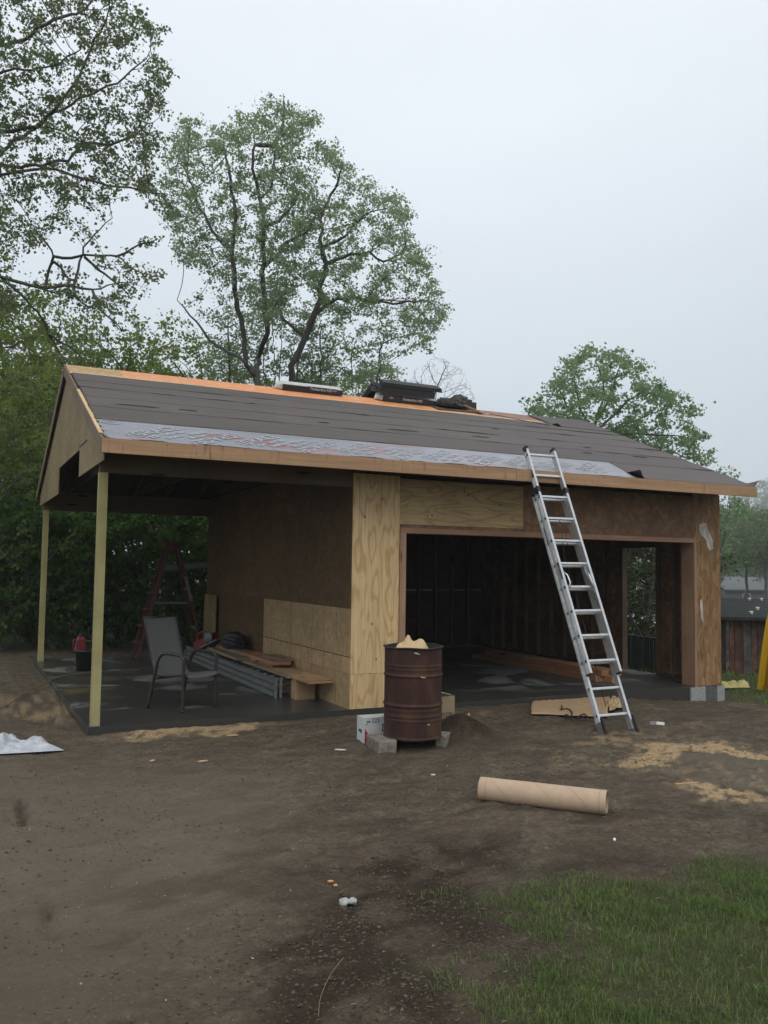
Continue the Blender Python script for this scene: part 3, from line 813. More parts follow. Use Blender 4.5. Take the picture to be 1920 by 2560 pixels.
# lettering printed on the membrane, slanted and alternately upside down
def printed(xc, flip, red=False):
    a = R(42) + (math.pi if flip else 0)
    ex = Vector((math.cos(a), 0, 0)) + sv * math.sin(a); ey = Vector((-math.sin(a), 0, 0)) + sv * math.cos(a)
    c = rf(xc, 0.36, 0.0)
    for body, sz, dy in (('GRACE', 0.215, 0.09), ('ICE & WATER', 0.088, -0.065), ('SHIELD', 0.088, -0.165)):
        text_on('lettering', body, sz, c + ey * dy + sn * 0.005, ex, ey, MT['print_white'], mem, 0.003, 1.05, 0.006)
    mb = MB()
    for k in range(28):
        a0, a1 = 2 * math.pi * k / 28, 2 * math.pi * (k + 1) / 28
        for (p, q, r0, r1) in ((a0, a1, 0.088, 0.100),):
            cc = c - ex * 0.335 + ey * 0.09 + sn * 0.009
            mb.add([cc + ex * math.cos(p) * r0 + ey * math.sin(p) * r0, cc + ex * math.cos(p) * r1 + ey * math.sin(p) * r1,
                    cc + ex * math.cos(q) * r1 + ey * math.sin(q) * r1, cc + ex * math.cos(q) * r0 + ey * math.sin(q) * r0], [(0, 1, 2, 3)])
    mb.build('printed_ring', MT['print_white'], mem)
PRINT_X = ((0.60, False), (1.10, True), (1.76, False), (2.28, True), (2.93, False), (3.46, True), (4.10, False), (4.62, True), (5.28, False), (5.78, True), (6.45, False))
for xc, fl in PRINT_X: printed(xc, fl)
mb = MB()
cc = rf(0.10, 0.70, 0.009)
for k in range(28):
    p, q = 2 * math.pi * k / 28, 2 * math.pi * (k + 1) / 28
    for r0, r1 in ((0.085, 0.105), (0.03, 0.045)):
        f_ = lambda a, r: cc + Vector((1, 0, 0)) * math.cos(a) * r + sv * math.sin(a) * r
        mb.add([f_(p, r0), f_(p, r1), f_(q, r1), f_(q, r0)], [(0, 1, 2, 3)])
mb.build('printed_ring', MT['print_white'], mem)
for x in np.arange(0.25, 6.9, 0.305):
    MB().add([rf(x, -0.02, 0.012), rf(x + 0.014, -0.02, 0.012), rf(x - 0.013, 0.06, 0.013), rf(x - 0.027, 0.06, 0.013)], [(0, 1, 2, 3)]).build('printed_tick', MT['print_white'], mem)

# fascia, rakes and gable sheathing
for x0, x1 in ((-LO - 0.02, 4.905), (4.909, W_ + RO)):
    MB().box((x0, -FO - 0.040, EZ - 0.155), (x1, -FO - 0.002, EZ - 0.008)).build('fascia_board', MT['spruce_x'], GAR)
    MB().box((x0, D_ + FO + 0.002, EZ - 0.155), (x1, D_ + FO + 0.040, EZ - 0.008)).build('fascia_board', MT['rake'], GAR)
for fn in (rf, rb):
    slopebar('rake_board', -LO - 0.022, 0.020, 0.14, -0.03, SL - 0.004, -0.002, MT['rake'], fn)
    slopebar('rake_board', W_ + RO - 0.002, 0.022, 0.14, -0.03, SL - 0.004, -0.002, MT['rake'], fn)
mb = MB()                                              # splintered pale edge of the deck along the front rake
for i in range(26):
    s_ = 0.15 + i * 0.085
    a = random.uniform(0, 0.012)
    mb.hexa([rf(-LO - 0.03, s_, 0.002), rf(-LO + a, s_, 0.002), rf(-LO + a, s_ + 0.085, 0.002), rf(-LO - 0.03, s_ + 0.085, 0.002),
             rf(-LO - 0.03, s_, 0.014), rf(-LO + a, s_, 0.012), rf(-LO + a, s_ + 0.085, 0.012), rf(-LO - 0.03, s_ + 0.085, 0.014)])
mb.build('splintered_edge', MT['osb_pale'], GAR)
def gz(y):                                             # underside of the rake at y
    return EZ + SLP * ((y + FO) if y < RY else (2 * RY - y + FO)) - 0.155
def gable_panel(y0, y1, zb, mat, x=-0.022):
    ys = [y0] + ([RY] if y0 < RY < y1 else []) + [y1]
    pf_ = [(x, y, gz(y) + 0.135) for y in ys]; 
    a = [(x, y0, zb)] + [(x, y1, zb)] + pf_[::-1]
    b = [(p[0] + 0.011, p[1], p[2]) for p in a]
    n_ = len(a); F = [tuple(range(n_))[::-1], tuple(n_ + k for k in range(n_))] + [(k, (k + 1) % n_, n_ + (k + 1) % n_, n_ + k) for k in range(n_)]
    return MB().add(a + b, F).build('gable_panel', mat, GAR)
gable_panel(1.57, 3.93, 3.08, MT['osb_gable']); gable_panel(-0.42, 1.565, 2.745, MT['osb_gable']); gable_panel(3.935, 6.98, 2.70, MT['osb_gable'])
boxo('gable_cleat', (-0.026, 0.9, 3.10), (-0.0225, 1.55, 3.125), MT['frame_y_shaded'], GAR)
# right gable end, out of sight from the front
a = [(W_, 0, 0), (W_, D_, 0), (W_, D_, gz(D_) + 0.13), (W_, RY, gz(RY) + 0.13), (W_, 0, gz(0) + 0.13)]
for y0, y1 in ((0.006, 1.23), (2.02, D_ - 0.006)):
    boxo('wall_panel', (W_ - 0.012, y0, 0.0), (W_, y1, 2.438), MT['osb_dark'], GAR)
boxo('wall_panel', (W_ - 0.012, 1.234, 2.08), (W_, 2.016, 2.438), MT['osb_dark'], GAR)
for y0, y1 in ((0.006, RY - 0.002), (RY + 0.002, D_ - 0.006)):
    mb = MB(); z0, z1 = gz(y0) + 0.13, gz(y1) + 0.13
    mb.hexa([(W_ - 0.012, y0, 2.442), (W_, y0, 2.442), (W_, y1, 2.442), (W_ - 0.012, y1, 2.442), (W_ - 0.012, y0, z0), (W_, y0, z0), (W_, y1, z1), (W_ - 0.012, y1, z1)])
    mb.build('wall_panel', MT['osb_dark'], GAR)

# front wall
boxo('wall_panel', (X1, -0.012, 0.412), (3.588, 0.0, 2.83), MT['ply_front'], GAR)
boxo('wall_panel', (X1 - 0.002, -0.013, 0.0), (3.589, -0.001, 0.409), MT['ply_front'], GAR)
boxo('header_panel', (3.592, -0.012, 2.232), (5.45, 0.0, 2.80), MT['ply_header'], GAR)
boxo('header_panel', (5.454, -0.010, 2.192), (8.518, 0.0, 2.82), MT['osb_dark'], GAR)
boxo('header_panel', (3.592, -0.006, 2.192), (5.452, 0.0, 2.229), MT['osb_dark'], GAR)
boxo('wall_panel', (8.575, -0.012, 0.0), (W_ + 0.002, 0.0, 2.86), MT['pillar'], GAR)
boxo('wall_panel', (8.521, -0.012, 2.192), (8.572, 0.0, 2.86), MT['pillar'], GAR)
boxo('head_trim', (3.592, -0.034, 2.122), (8.555, 0.20, 2.189), MT['spruce_hx'], GAR)
boxo('jamb_trim', (3.592, -0.036, 0.005), (3.672, 0.16, 2.120), MT['spruce_z'], GAR)
boxo('jamb_board', (8.530, 0.0, 0.004), (8.572, 0.225, 2.120), MT['spruce_z'], GAR)
boxo('jamb_trim', (8.532, -0.036, -0.035), (8.574, -0.002, 2.119), MT['spruce_z'], GAR)
# torn pale patches on the right corner
def tear(pts, y=-0.0135):
    c = (sum(p[0] for p in pts) / len(pts), sum(p[1] for p in pts) / len(pts))
    P = []
    n_ = len(pts)
    for k in range(n_):
        a, b = pts[k], pts[(k + 1) % n_]
        for t in (0, 0.33, 0.66):
            P.append((a[0] + (b[0] - a[0]) * t + random.uniform(-.012, .012), a[1] + (b[1] - a[1]) * t + random.uniform(-.018, .018)))
    V = [(p[0], y - 0.001, p[1]) for p in P] + [(p[0], y + 0.001, p[1]) for p in P] 
    m = len(P); F = [tuple(range(m)), tuple(reversed(range(m, 2 * m)))] + [(k, k + m, (k + 1) % m + m, (k + 1) % m) for k in range(m)]
    MB().add(V, F).build('torn_patch', MT['scuff'], GAR)
tear([(8.66, 2.40), (8.80, 2.42), (8.93, 2.18), (8.94, 2.03), (8.86, 2.00), (8.80, 2.15), (8.66, 2.30)])
tear([(8.665, 1.26), (8.70, 1.28), (8.74, 1.02), (8.73, 0.90), (8.69, 1.0)])
# strand board side wall of the closed bay, seen inside the carport
for y0, y1, z0, z1, mt in ((0.002, 2.44, 0.0, 0.408, 'osb_pale'), (2.443, 3.22, 0.0, 0.408, 'osb_pale'), (0.002, 2.44, 0.411, 0.606, 'osb_pale'), (2.443, 3.22, 0.411, 0.606, 'osb_pale'),
                           (0.002, 3.22, 0.616, 1.19, 'osb_pale')):
    boxo('wall_panel', (X1 - 0.014, y0, z0), (X1 - 0.002, y1, z1), MT['osb_low_shaded'], GAR)
for y in np.arange(0.4, 3.2, 0.406):                   # rows of nails show as dark dotted lines
    o = MB()
    for z in np.arange(0.04, 1.17, 0.045): o.box((X1 - 0.0155, y - 0.0035, z), (X1 - 0.0142, y + 0.0035, z + 0.026))
    o = o.build('nail_row', MT['print_black'], GAR)
o = MB()
for y in np.arange(0.1, 3.2, 0.05): o.box((X1 - 0.0155, y, 0.887), (X1 - 0.0142, y + 0.02, 0.891))
o.build('nail_row', MT['print_black'], GAR)
for y0, y1 in ((3.224, 4.9), (4.903, D_ - 0.01)): boxo('wall_panel', (X1 - 0.012, y0, 0.0), (X1, y1, 1.19), MT['osb_side_shaded'], GAR)
for y0, y1 in ((0.004, 2.44), (2.443, 4.88), (4.883, D_ - 0.01)): boxo('wall_panel', (X1 - 0.012, y0, 1.194), (X1, y1, 2.412), MT['osb_side_shaded'], GAR)
for y0, y1 in ((0.004, 1.4), (1.403, 3.84), (3.843, D_ - 0.01)): boxo('wall_panel', (X1 - 0.012, y0, 2.416), (X1, y1, 2.95), MT['osb_side_shaded'], GAR)
# back wall; a sliver of daylight shows between the sheets
for x0, x1 in ((X1, 5.39), (5.393, 7.83), (7.833, W_ - 0.014)):
    boxo('wall_panel', (x0, D_ - 0.012, 0.0), (x1, D_, 1.216), MT['osb_inner_shaded'], GAR)
    boxo('wall_panel', (x0, D_ - 0.012, 1.2185 if x0 > 5.5 else 1.2195), (x1, D_, 2.96), MT['osb_inner_shaded'], GAR)
for x in np.arange(X1 + 0.02, W_ - 0.1, 0.4064): boxo('stud', (x, D_ - 0.103, 0.042), (x + 0.038, D_ - 0.014, 2.86), MT['frame_z'], GAR)
for y in np.arange(0.40, D_ - 0.15, 0.4064):
    if 1.20 < y < 2.05: continue
    boxo('stud', (W_ - 0.103, y, 0.042), (W_ - 0.014, y + 0.038, 2.86), MT['frame_z'], GAR)
for y in (1.195, 2.02): boxo('stud', (W_ - 0.105, y, 0.0), (W_ - 0.014, y + 0.038, 2.86), MT['frame_z'], GAR)
for y in np.arange(0.02, D_ - 0.15, 0.4064): boxo('stud', (X1 + 0.002, y, 0.042), (X1 + 0.09, y + 0.038, 2.86), MT['frame_z'], GAR)
boxo('door_header', (W_ - 0.104, 1.234, 2.08), (W_ - 0.014, 2.018, 2.22), MT['frame_y_shaded'], GAR)
boxo('bottom_plate', (X1 + 0.095, D_ - 0.103, 0.001), (W_ - 0.11, D_ - 0.014, 0.040), MT['frame_x'], GAR)
boxo('bottom_plate', (W_ - 0.103, 2.06, 0.001), (W_ - 0.014, D_ - 0.106, 0.040), MT['frame_y_shaded'], GAR)
boxo('bottom_plate', (W_ - 0.103, 0.02, 0.001), (W_ - 0.014, 1.19, 0.040), MT['frame_y_shaded'], GAR)
for z in (2.862, 2.902):
    boxo('top_plate', (X1 + 0.1, D_ - 0.103, z), (W_ - 0.11, D_ - 0.014, z + 0.038), MT['frame_x'], GAR)
    boxo('top_plate', (W_ - 0.103, 0.02, z), (W_ - 0.014, D_ - 0.106, z + 0.038), MT['frame_y_shaded'], GAR)
    boxo('top_plate', (X1 + 0.002, 0.02, z), (X1 + 0.09, D_ - 0.106, z + 0.038), MT['frame_y_shaded'], GAR)
for y0, y1, z0, z1 in ((0.05, 0.09, 2.19, 2.46), (0.10, 0.14, 2.19, 2.46)): boxo('garage_header', (3.60, y0, z0), (8.56, y1, z1), MT['frame_x'], GAR)
boxo('top_plate', (3.0, 0.002, 2.862), (W_ - 0.11, 0.09, 2.94), MT['frame_x'], GAR)

# ------------------------------------------------------------------ extension ladder leaning on the eave
def frame_mtx(org, ez, ex):
    ez = Vector(ez).normalized(); ex = Vector(ex); ex = (ex - ez * ex.dot(ez)).normalized(); ey = ez.cross(ex)
    m = Matrix.Identity(4)
    for i in range(3): m[i][0], m[i][1], m[i][2], m[i][3] = ex[i], ey[i], ez[i], Vector(org)[i]
    return m
fa, fb = gp(1507, 1832), gp(1588, 1826)
ta = CAM + ray(1308, 1124) * ((-0.44 - CAM[1]) / ray(1308, 1124)[1])
tb = CAM + ray(1378, 1129) * ((-0.44 - CAM[1]) / ray(1378, 1129)[1])
f0, t0 = Vector((fa + fb) / 2), Vector((ta + tb) / 2)
LM = frame_mtx(f0, t0 - f0, Vector(fb - fa) + Vector(tb - ta))
LL = (t0 - f0).length
LAD = empty('extension_ladder', f0, 'silver aluminium extension ladder leaning against the front eave of the garage', 'ladder')
LAD.matrix_world = LM
def lad(mb, name, mat): 
    o = mb.build(name, mat, LAD); return o
hw = 0.205
def channel(mb, x, sgn, y0, y1, z0, z1):
    """C-section rail, flanges turned outward"""
    mb.box((x - 0.0025, y0, z0), (x + 0.0025, y1, z1))
    xa, xb = sorted((x + sgn * 0.0026, x + sgn * 0.030))
    mb.box((xa, y0, z0), (xb, y0 + 0.004, z1)); mb.box((xa, y1 - 0.004, z0), (xb, y1, z1))
for sgn in (-1, 1):
    mb = MB(); channel(mb, sgn * hw, sgn, 0.003, 0.072, 0.02, 3.07); lad(mb, 'base_rail', MT['alu'])
    mb = MB(); channel(mb, sgn * (hw - 0.004), sgn, -0.076, -0.004, 0.66, LL); r_ = lad(mb, 'fly_rail', MT['alu'])
    x = sgn * (hw - 0.004)
    xa, xb = sorted((x - sgn * 0.004, x + sgn * 0.033))
    boxo('end_cap', (xa, -0.079, LL - 0.028), (xb, -0.001, LL + 0.012), MT['black'], LAD)
    boxo('end_cap', (xa, -0.079, 0.645), (xb, -0.001, 0.662), MT['black'], LAD)
    xa, xb = sorted((x - sgn * 0.007, x + sgn * 0.037))
    boxo('guide_bracket', (xa, -0.082, 3.00), (xb, 0.074, 3.075), MT['black'], LAD)
    # swivel foot
    mb = MB(); xa, xb = sorted((sgn * (hw + 0.004), sgn * (hw + 0.034)))
    mb.box((xa, -0.022, -0.02), (xb, 0.06, 0.12)); ft = lad(mb, 'ladder_foot', MT['galv'])
    mb = MB(); mb.box((xa + 0.002, -0.060, -0.045), (xb - 0.002, -0.024, 0.16))
    lad(mb, 'foot_pad', MT['rubber'])
    # rung lock
    mb = MB(); xx = sgn * (hw - 0.020)
    mb.tube([(xx, -0.02, 1.95), (xx - sgn * 0.02, -0.085, 1.86), (xx - sgn * 0.022, -0.095, 1.76), (xx, -0.075, 1.69)], 0.011, 6)
    lad(mb, 'rung_lock', MT['alu'])
nr = 12
for k in range(nr):
    z = 0.20 + 0.3048 * k
    for base in (True, False):
        if base and z > 3.05: continue
        if not base and z < 0.7: continue
        y = 0.037 if base else -0.040
        mb = MB()
        pr_ = [(0.016, -0.013), (0.018, 0.0), (0.016, 0.013), (-0.016, 0.013), (-0.018, 0.0), (-0.016, -0.013)]
        h = hw - 0.004
        V = [(-h, y + a, z + b) for a, b in pr_] + [(h, y + a, z + b) for a, b in pr_]
        F = [(i, (i + 1) % 6, 6 + (i + 1) % 6, 6 + i) for i in range(6)]
        mb.add(V, F); ru = lad(mb, 'rung', MT['alu'])
        for sgn in (-1, 1):
            xa, xb = sorted((sgn * (hw + 0.003), sgn * (hw + 0.012))); boxo('rung_end', (xa, y - 0.015, z - 0.015), (xb, y + 0.015, z + 0.015), MT['rubber'], ru)
xs_ = -hw + 0.004 - 0.0052
boxo('sticker', (xs_ - 0.001, -0.066, 1.98), (xs_, -0.014, 2.05), MT['print_red'], LAD)
boxo('sticker', (xs_ - 0.001, -0.066, 1.83), (xs_, -0.014, 1.97), MT['print_blue'], LAD)
boxo('sticker', (xs_ - 0.0035, 0.015, 2.35), (xs_ - 0.0025, 0.055, 2.55), MT['print_black'], LAD)
mb = MB()
mb.tube([(-0.02, -0.05, 2.61), (-0.01, -0.06, 2.55), (-0.03, 0.03, 2.2), (-0.01, 0.06, 1.2), (-0.03, 0.06, 0.3)], 0.004, 5)
mb.tube([(-0.02, -0.05, 2.61), (0.03, -0.05, 2.52), (0.05, 0.02, 2.2)], 0.004, 5)
lad(mb, 'rope', MT['rubber'])
mb = MB()
for k in range(5):
    x = hw - 0.055 + 0.008 * k
    mb.tube([(x, -0.05, 2.0), (x - 0.02, -0.07, 1.9), (x + 0.01, -0.08, 1.74), (x + 0.02, -0.05, 1.60 - 0.05 * k)], 0.005, 5)
lad(mb, 'rope', MT['alu_dull'])

# ------------------------------------------------------------------ burn barrel
zb_ = float(gp(1031, 1865)[2]) + 0.11
pb = onz(1031, 1852, zb_)
dc = np.array([pb[0] - CAM[0], pb[1] - CAM[1]]); dc /= np.linalg.norm(dc)
bx, by = pb[0] + dc[0] * 0.29, pb[1] + dc[1] * 0.29
BAR = empty('burn_barrel', (bx, by, zb_), 'rusty dark red steel drum standing on blocks in front of the garage', 'barrel')
def hoop(z, z0, a, w_): return a * math.exp(-((z - z0) / w_) ** 2)
prof = []
for z in np.linspace(0.0, 0.875, 120):
    r_ = 0.286 + hoop(z, 0.605, 0.011, 0.011) + hoop(z, 0.318, 0.011, 0.011) + hoop(z, 0.70, 0.004, 0.010) + hoop(z, 0.665, 0.003, 0.010) + hoop(z, 0.215, 0.005, 0.012) + hoop(z, 0.175, 0.004, 0.010) + hoop(z, 0.27, 0.003, 0.01)
    r_ += hoop(z, 0.0, 0.006, 0.012) + hoop(z, 0.875, 0.007, 0.009)
    prof.append((r_, z))
def dent(a, z): return 1 + 0.012 * (float(fbm(math.cos(a) * 1.3 + 5, math.sin(a) * 1.3 + z * 2.2, 1.7, 3, 4)) - 0.5) - 0.012 * math.exp(-((a - 4.4) / 0.25) ** 2 - ((z - 0.25) / 0.1) ** 2)
MB().lathe(prof, 64, None, False, dent).build('drum_shell', MT['rust'], BAR)
MB().lathe([(0.283, 0.872), (0.279, 0.6), (0.279, 0.03), (0.0, 0.03)], 48, None, False, None).build('drum_liner', MT['rubber'], BAR)
mb = MB(); ring = [(0.297 * math.cos(t), 0.297 * math.sin(t), 0.876 + 0.004 * math.sin(5 * t)) for t in np.linspace(0, 2 * math.pi, 49)]
mb.tube(ring, 0.008, 6, False); mb.build('rolled_rim', MT['rubber'], BAR)
mb = MB()
for a, z, s_ in ((4.30, 0.835, 0.022), (4.38, 0.826, 0.015), (4.52, 0.604, 0.022), (4.60, 0.60, 0.013), (4.75, 0.15, 0.016)):
    c = Vector((0.301 * math.cos(a), 0.301 * math.sin(a), z)); t = Vector((-math.sin(a), math.cos(a), 0))
    P = [c + t * (s_ * q) + Vector((0, 0, s_ * w2)) for q, w2 in ((-1, 0.15), (-0.3, 0.35), (0.5, 0.25), (1, -0.15), (0.3, -0.4), (-0.6, -0.1))]
    mb.add(P, [(0, 1, 2, 3, 4, 5)])
mb.build('flaked_paint', MT['scuff'], BAR)
# blocks carrying it
def rotbox(name, c, sx, sy, sz, rz, mat, label, cat, group=None, j=0.006, parent=None):
    mb = MB()
    n_ = 4
    # lightly battered block: subdivided edges
    mb.box((-sx / 2, -sy / 2, 0), (sx / 2, sy / 2, sz), None, j)
    o = mb.build(name, mat); o.location = Vector([float(a) for a in c]); o.rotation_euler = (0, 0, rz)
    bv = o.modifiers.new('worn edges', 'BEVEL'); bv.width = min(sx, sy, sz) * 0.08; bv.segments = 2
    return props(o, label, cat, group)
yawc = math.atan2(-dc[0], dc[1])
p = gp(952, 1882)
rotbox('concrete_block', (p[0] + dc[0] * 0.17, p[1] + dc[1] * 0.17, p[2] - 0.04), 0.19, 0.40, zb_ - p[2] + 0.035, yawc + 0.35, MT['block_old'], 'large stained concrete block under the left side of the rusty drum', 'block', 'blocks under the drum')
p = gp(1108, 1866)
rotbox('concrete_block', (p[0] + dc[0] * 0.13, p[1] + dc[1] * 0.13, p[2] - 0.04), 0.11, 0.26, zb_ - p[2] + 0.035, yawc - 0.2, MT['block_old'], 'small pale chunk of block under the right side of the rusty drum', 'block', 'blocks under the drum')
p = (bx + dc[0] * 0.2, by + dc[1] * 0.2)
rotbox('concrete_block', (p[0], p[1], zb_ - 0.17), 0.2, 0.16, 0.168, yawc, MT['block_dark'], 'dark sooty block under the far side of the rusty drum', 'block', 'blocks under the drum')
# kraft paper stuffed into it
def crumple(name, n, fn, mat, label, cat, smooth=True, parent=None, th=0.0):
    V = []; F = []
    for j in range(n + 1):
        for i in range(n + 1): V.append(fn(i / n, j / n))
    for j in range(n):
        for i in range(n):
            a = j * (n + 1) + i; F.append((a, a + 1, a + n + 2, a + n + 1))
    mb = MB(); mb.add(V, F, smooth); o = mb.build(name, mat)
    if th:
        so = o.modifiers.new('thickness', 'SOLIDIFY'); so.thickness = th
    return props(o, label, cat)
rt = Vector((_r[0], _r[1], 0)); fw_ = Vector((dc[0], dc[1], 0))
def bagpt(u, v):
    x = -0.20 + 0.36 * u; y = -0.16 + 0.30 * v
    z = 0.78 + 0.12 * math.sin(math.pi * min(1, v * 1.1)) + 0.085 * math.exp(-((u - 0.40) / 0.10) ** 2 - ((v - 0.55) / 0.35) ** 2) + 0.045 * math.exp(-((u - 0.75) / 0.2) ** 2 - ((v - 0.5) / 0.4) ** 2)
    z += 0.035 * (float(fbm(u, v, 5, 3, 8)) - 0.5) - 0.10 * max(0, abs(u - 0.5) - 0.36) * 5
    return Vector((bx, by, zb_ + z)) + rt * x + fw_ * y
crumple('paper_bag', 18, bagpt, MT['paper_bag'], 'tan kraft paper bag stuffed into the top of the rusty drum', 'paper bag', False, th=0.002)

# ------------------------------------------------------------------ cartons behind the barrel
def carton(name, pa, pb_, depth, h, mat, label, lid=True):
    """pa, pb_: near bottom corners of its long face; depth runs away from it"""
    pa, pb_ = Vector([float(a) for a in pa]), Vector([float(a) for a in pb_])
    ex = (pb_ - pa); L_ = Vector((ex.x, ex.y, 0)).length; rz = math.atan2(ex.y, ex.x)
    o = empty(name, pa, label, 'carton', None, (0, 0, rz))
    t = 0.004
    mb = MB(); mb.box((0, 0, 0), (L_, t, h)); mb.box((0, depth - t, 0), (L_, depth, h)); mb.box((0, t + .0005, 0), (t, depth - t - .0005, h)); mb.box((L_ - t, t + .0005, 0), (L_, depth - t - .0005, h)); mb.box((t + .001, t + .001, 0), (L_ - t - .001, depth - t - .001, t))
    mb.build('carton_side', mat, o)
    if lid:
        mb = MB(); mb.hexa([(0, 0, h + .0005), (L_, 0, h + .0005), (L_, depth / 2 - .001, h + .0005), (0, depth / 2 - .001, h + .0005), (0, 0, h + .005), (L_, 0, h + .005), (L_, depth / 2 - .001, h + .008), (0, depth / 2 - .001, h + .008)]); mb.build('carton_flap', mat, o)
        mb = MB(); mb.hexa([(0, depth / 2 + .001, h + .0005), (L_, depth / 2 + .001, h + .0005), (L_, depth, h + .0005), (0, depth, h + .0005), (0, depth / 2 + .001, h + .008), (L_, depth / 2 + .001, h + .008), (L_, depth, h + .005), (0, depth, h + .005)]); mb.build('carton_flap', mat, o)
    return o, L_
ca_, cb_ = gp(909, 1858), gp(892, 1849)
d1_ = cb_[:2] - ca_[:2]; dl_ = float(np.linalg.norm(d1_)); d1_ = d1_ / dl_
wc, wl = carton('white_carton', (ca_[0], ca_[1], ca_[2] - 0.02), (ca_[0] + 0.46 * d1_[1], ca_[1] - 0.46 * d1_[0], ca_[2] - 0.02), min(0.3, max(0.16, dl_)), 0.265, MT['carton_white'], 'white printed carton half hidden behind the left of the rusty drum')
ex, ez = (1, 0, 0), (0, 0, 1)
side = [c for c in wc.children if c.name.startswith('carton_side')][0]
text_on('lettering', '225', 0.060, (0.13, 0, 0.235), ex, ez, MT['print_black'], side, 0.002)
text_on('lettering', 'D', 0.11, (0.235, 0, 0.155), ex, ez, MT['print_black'], side, 0.002)
MB().add([(0.01, -0.002, 0.02), (0.09, -0.002, 0.02), (0.075, -0.002, 0.07), (0.012, -0.002, 0.165)], [(0, 1, 2, 3)]).build('red_mark', MT['print_red'], side)
MB().add([(0.03, -0.0035, 0.05), (0.055, -0.0035, 0.045), (0.06, -0.0035, 0.06), (0.035, -0.0035, 0.085)], [(0, 1, 2, 3)]).build('white_mark', MT['paper_white'], side)
MB().box((0.03, -0.002, 0.222), (0.07, -0.0005, 0.235)).box((0.02, -0.002, 0.20), (0.045, -0.0005, 0.206)).build('printed_bar', MT['print_black'], side)
MB().box((-0.002, 0.05, 0.11), (-0.0005, 0.08, 0.15)).box((-0.002, 0.09, 0.12), (-0.0005, 0.125, 0.145)).build('printed_bar', MT['print_black'], side)
ca_, cb_ = gp(1080, 1826), gp(1136, 1815)
bc, bl = carton('brown_carton', (ca_[0] - .1, ca_[1], ca_[2] - 0.02), (cb_[0], cb_[1], ca_[2] - 0.02), 0.34, 0.35, MT['carton_brown'], 'open brown carton standing behind the right of the rusty drum', False)
side = [c for c in bc.children if c.name.startswith('carton_side')][0]
text_on('lettering', 'MTCM', 0.07, (bl - 0.13, 0, 0.155), ex, ez, MT['print_black'], side, 0.002)
def papr(u, v): return bc.matrix_basis @ Vector((bl - 0.24 + 0.22 * u, 0.02 + 0.26 * v, 0.352 + 0.035 * math.exp(-((u - 0.3) / 0.4) ** 2) + 0.02 * math.sin(4 * v + 3 * u) * u))
crumple('white_paper', 8, papr, MT['paper_white'], 'white sheets of paper on top of the brown carton', 'paper', True, th=0.003)
# sticks on the ash heap
def stick(pts, r, mat, label, name='stick', cat='stick', group=None, n=5):
    mb = MB().tube(pts, r, n); o = mb.build(name, mat)
    return props(o, label, cat, group)
def gpt(u, v, dz=0.0):
    p = gp(u, v); return Vector((float(p[0]), float(p[1]), float(ground_z(p[0], p[1])) + dz))
a, b = gpt(1138, 1812, 0.03), gpt(1172, 1828, 0.02); 
props(MB().bar(a, b, 0.03, 0.012).build('wood_strip', MT['chip']), 'pale split wood strip lying on the ash heap', 'wood strip', 'wood scraps by the drum')
a, b = gpt(1135, 1809, 0.07), gpt(1152, 1813, 0.06)
props(MB().bar(a, b, 0.03, 0.012).build('wood_strip', MT['paper_bag']), 'short pale wood strip behind the ash heap beside the brown carton', 'wood strip', 'wood scraps by the drum')

# ------------------------------------------------------------------ flattened cardboard, kraft paper and cord by the ladder
q = [gp(1342, 1745), gp(1524, 1752), gp(1522, 1799), gp(1326, 1790)]
def lerpq(u, v): return q[0] * (1 - u) * (1 - v) + q[1] * u * (1 - v) + q[2] * u * v + q[3] * (1 - u) * v
def cardpt(u, v):
    p = lerpq(u, v); z = float(ground_z(p[0], p[1], False)) + 0.022 + 0.03 * max(0, 1 - 4 * v) * (0.5 + 0.5 * math.sin(6 * u)) + 0.012 * (float(fbm(p[0], p[1], 2.5, 2, 6)) - 0.3) + 0.02 * max(0, u - 0.9) * 10 * (1 - v)
    return Vector((p[0] + 0.02 * math.sin(7 * v), p[1] + 0.015 * math.sin(9 * u), z))
crumple('cardboard_sheet', 24, cardpt, MT['card'], 'flattened tan cardboard sheet on the dirt behind the ladder foot', 'cardboard', True, th=0.006)
q2 = [gp(1519, 1754), gp(1552, 1752), gp(1561, 1776), gp(1524, 1784)]
def crpt(u, v):
    p = q2[0] * (1 - u) * (1 - v) + q2[1] * u * (1 - v) + q2[2] * u * v + q2[3] * (1 - u) * v
    return Vector((p[0], p[1], float(ground_z(p[0], p[1], False)) + 0.03 + 0.10 * abs(float(fbm(u * 2, v * 2, 1.7, 3, 15)) - 0.4) + 0.05 * math.exp(-((u - .5) / .3) ** 2 - ((v - .4) / .4) ** 2)))
crumple('kraft_paper', 12, crpt, MT['paper_crumple'], 'crumpled piece of kraft paper between the ladder rails', 'paper', False, th=0.003)
cz = lambda u, v, dz=0.045: Vector((*gp(u, v)[:2], float(ground_z(*gp(u, v)[:2], False)) + dz))
pts = [cz(1402, 1722, 0.16), cz(1399, 1745), cz(1399, 1760), cz(1405, 1775), cz(1402, 1783), cz(1412, 1781), cz(1424, 1783), cz(1430, 1792), cz(1426, 1800), cz(1415, 1796), cz(1414, 1800), cz(1430, 1801), cz(1442, 1806), cz(1452, 1797), cz(1462, 1795), cz(1468, 1802), cz(1464, 1807)]
def smooth_pts(P, n=5):
    P = [Vector(p) for p in P]; out = []
    for i in range(len(P) - 1):
        p0, p1, p2, p3 = P[max(i - 1, 0)], P[i], P[i + 1], P[min(i + 2, len(P) - 1)]
        for k in range(n):
            t = k / n
            out.append(0.5 * ((2 * p1) + (p2 - p0) * t + (2 * p0 - 5 * p1 + 4 * p2 - p3) * t * t + (3 * p1 - p0 - 3 * p2 + p3) * t ** 3))
    return out + [P[-1]]
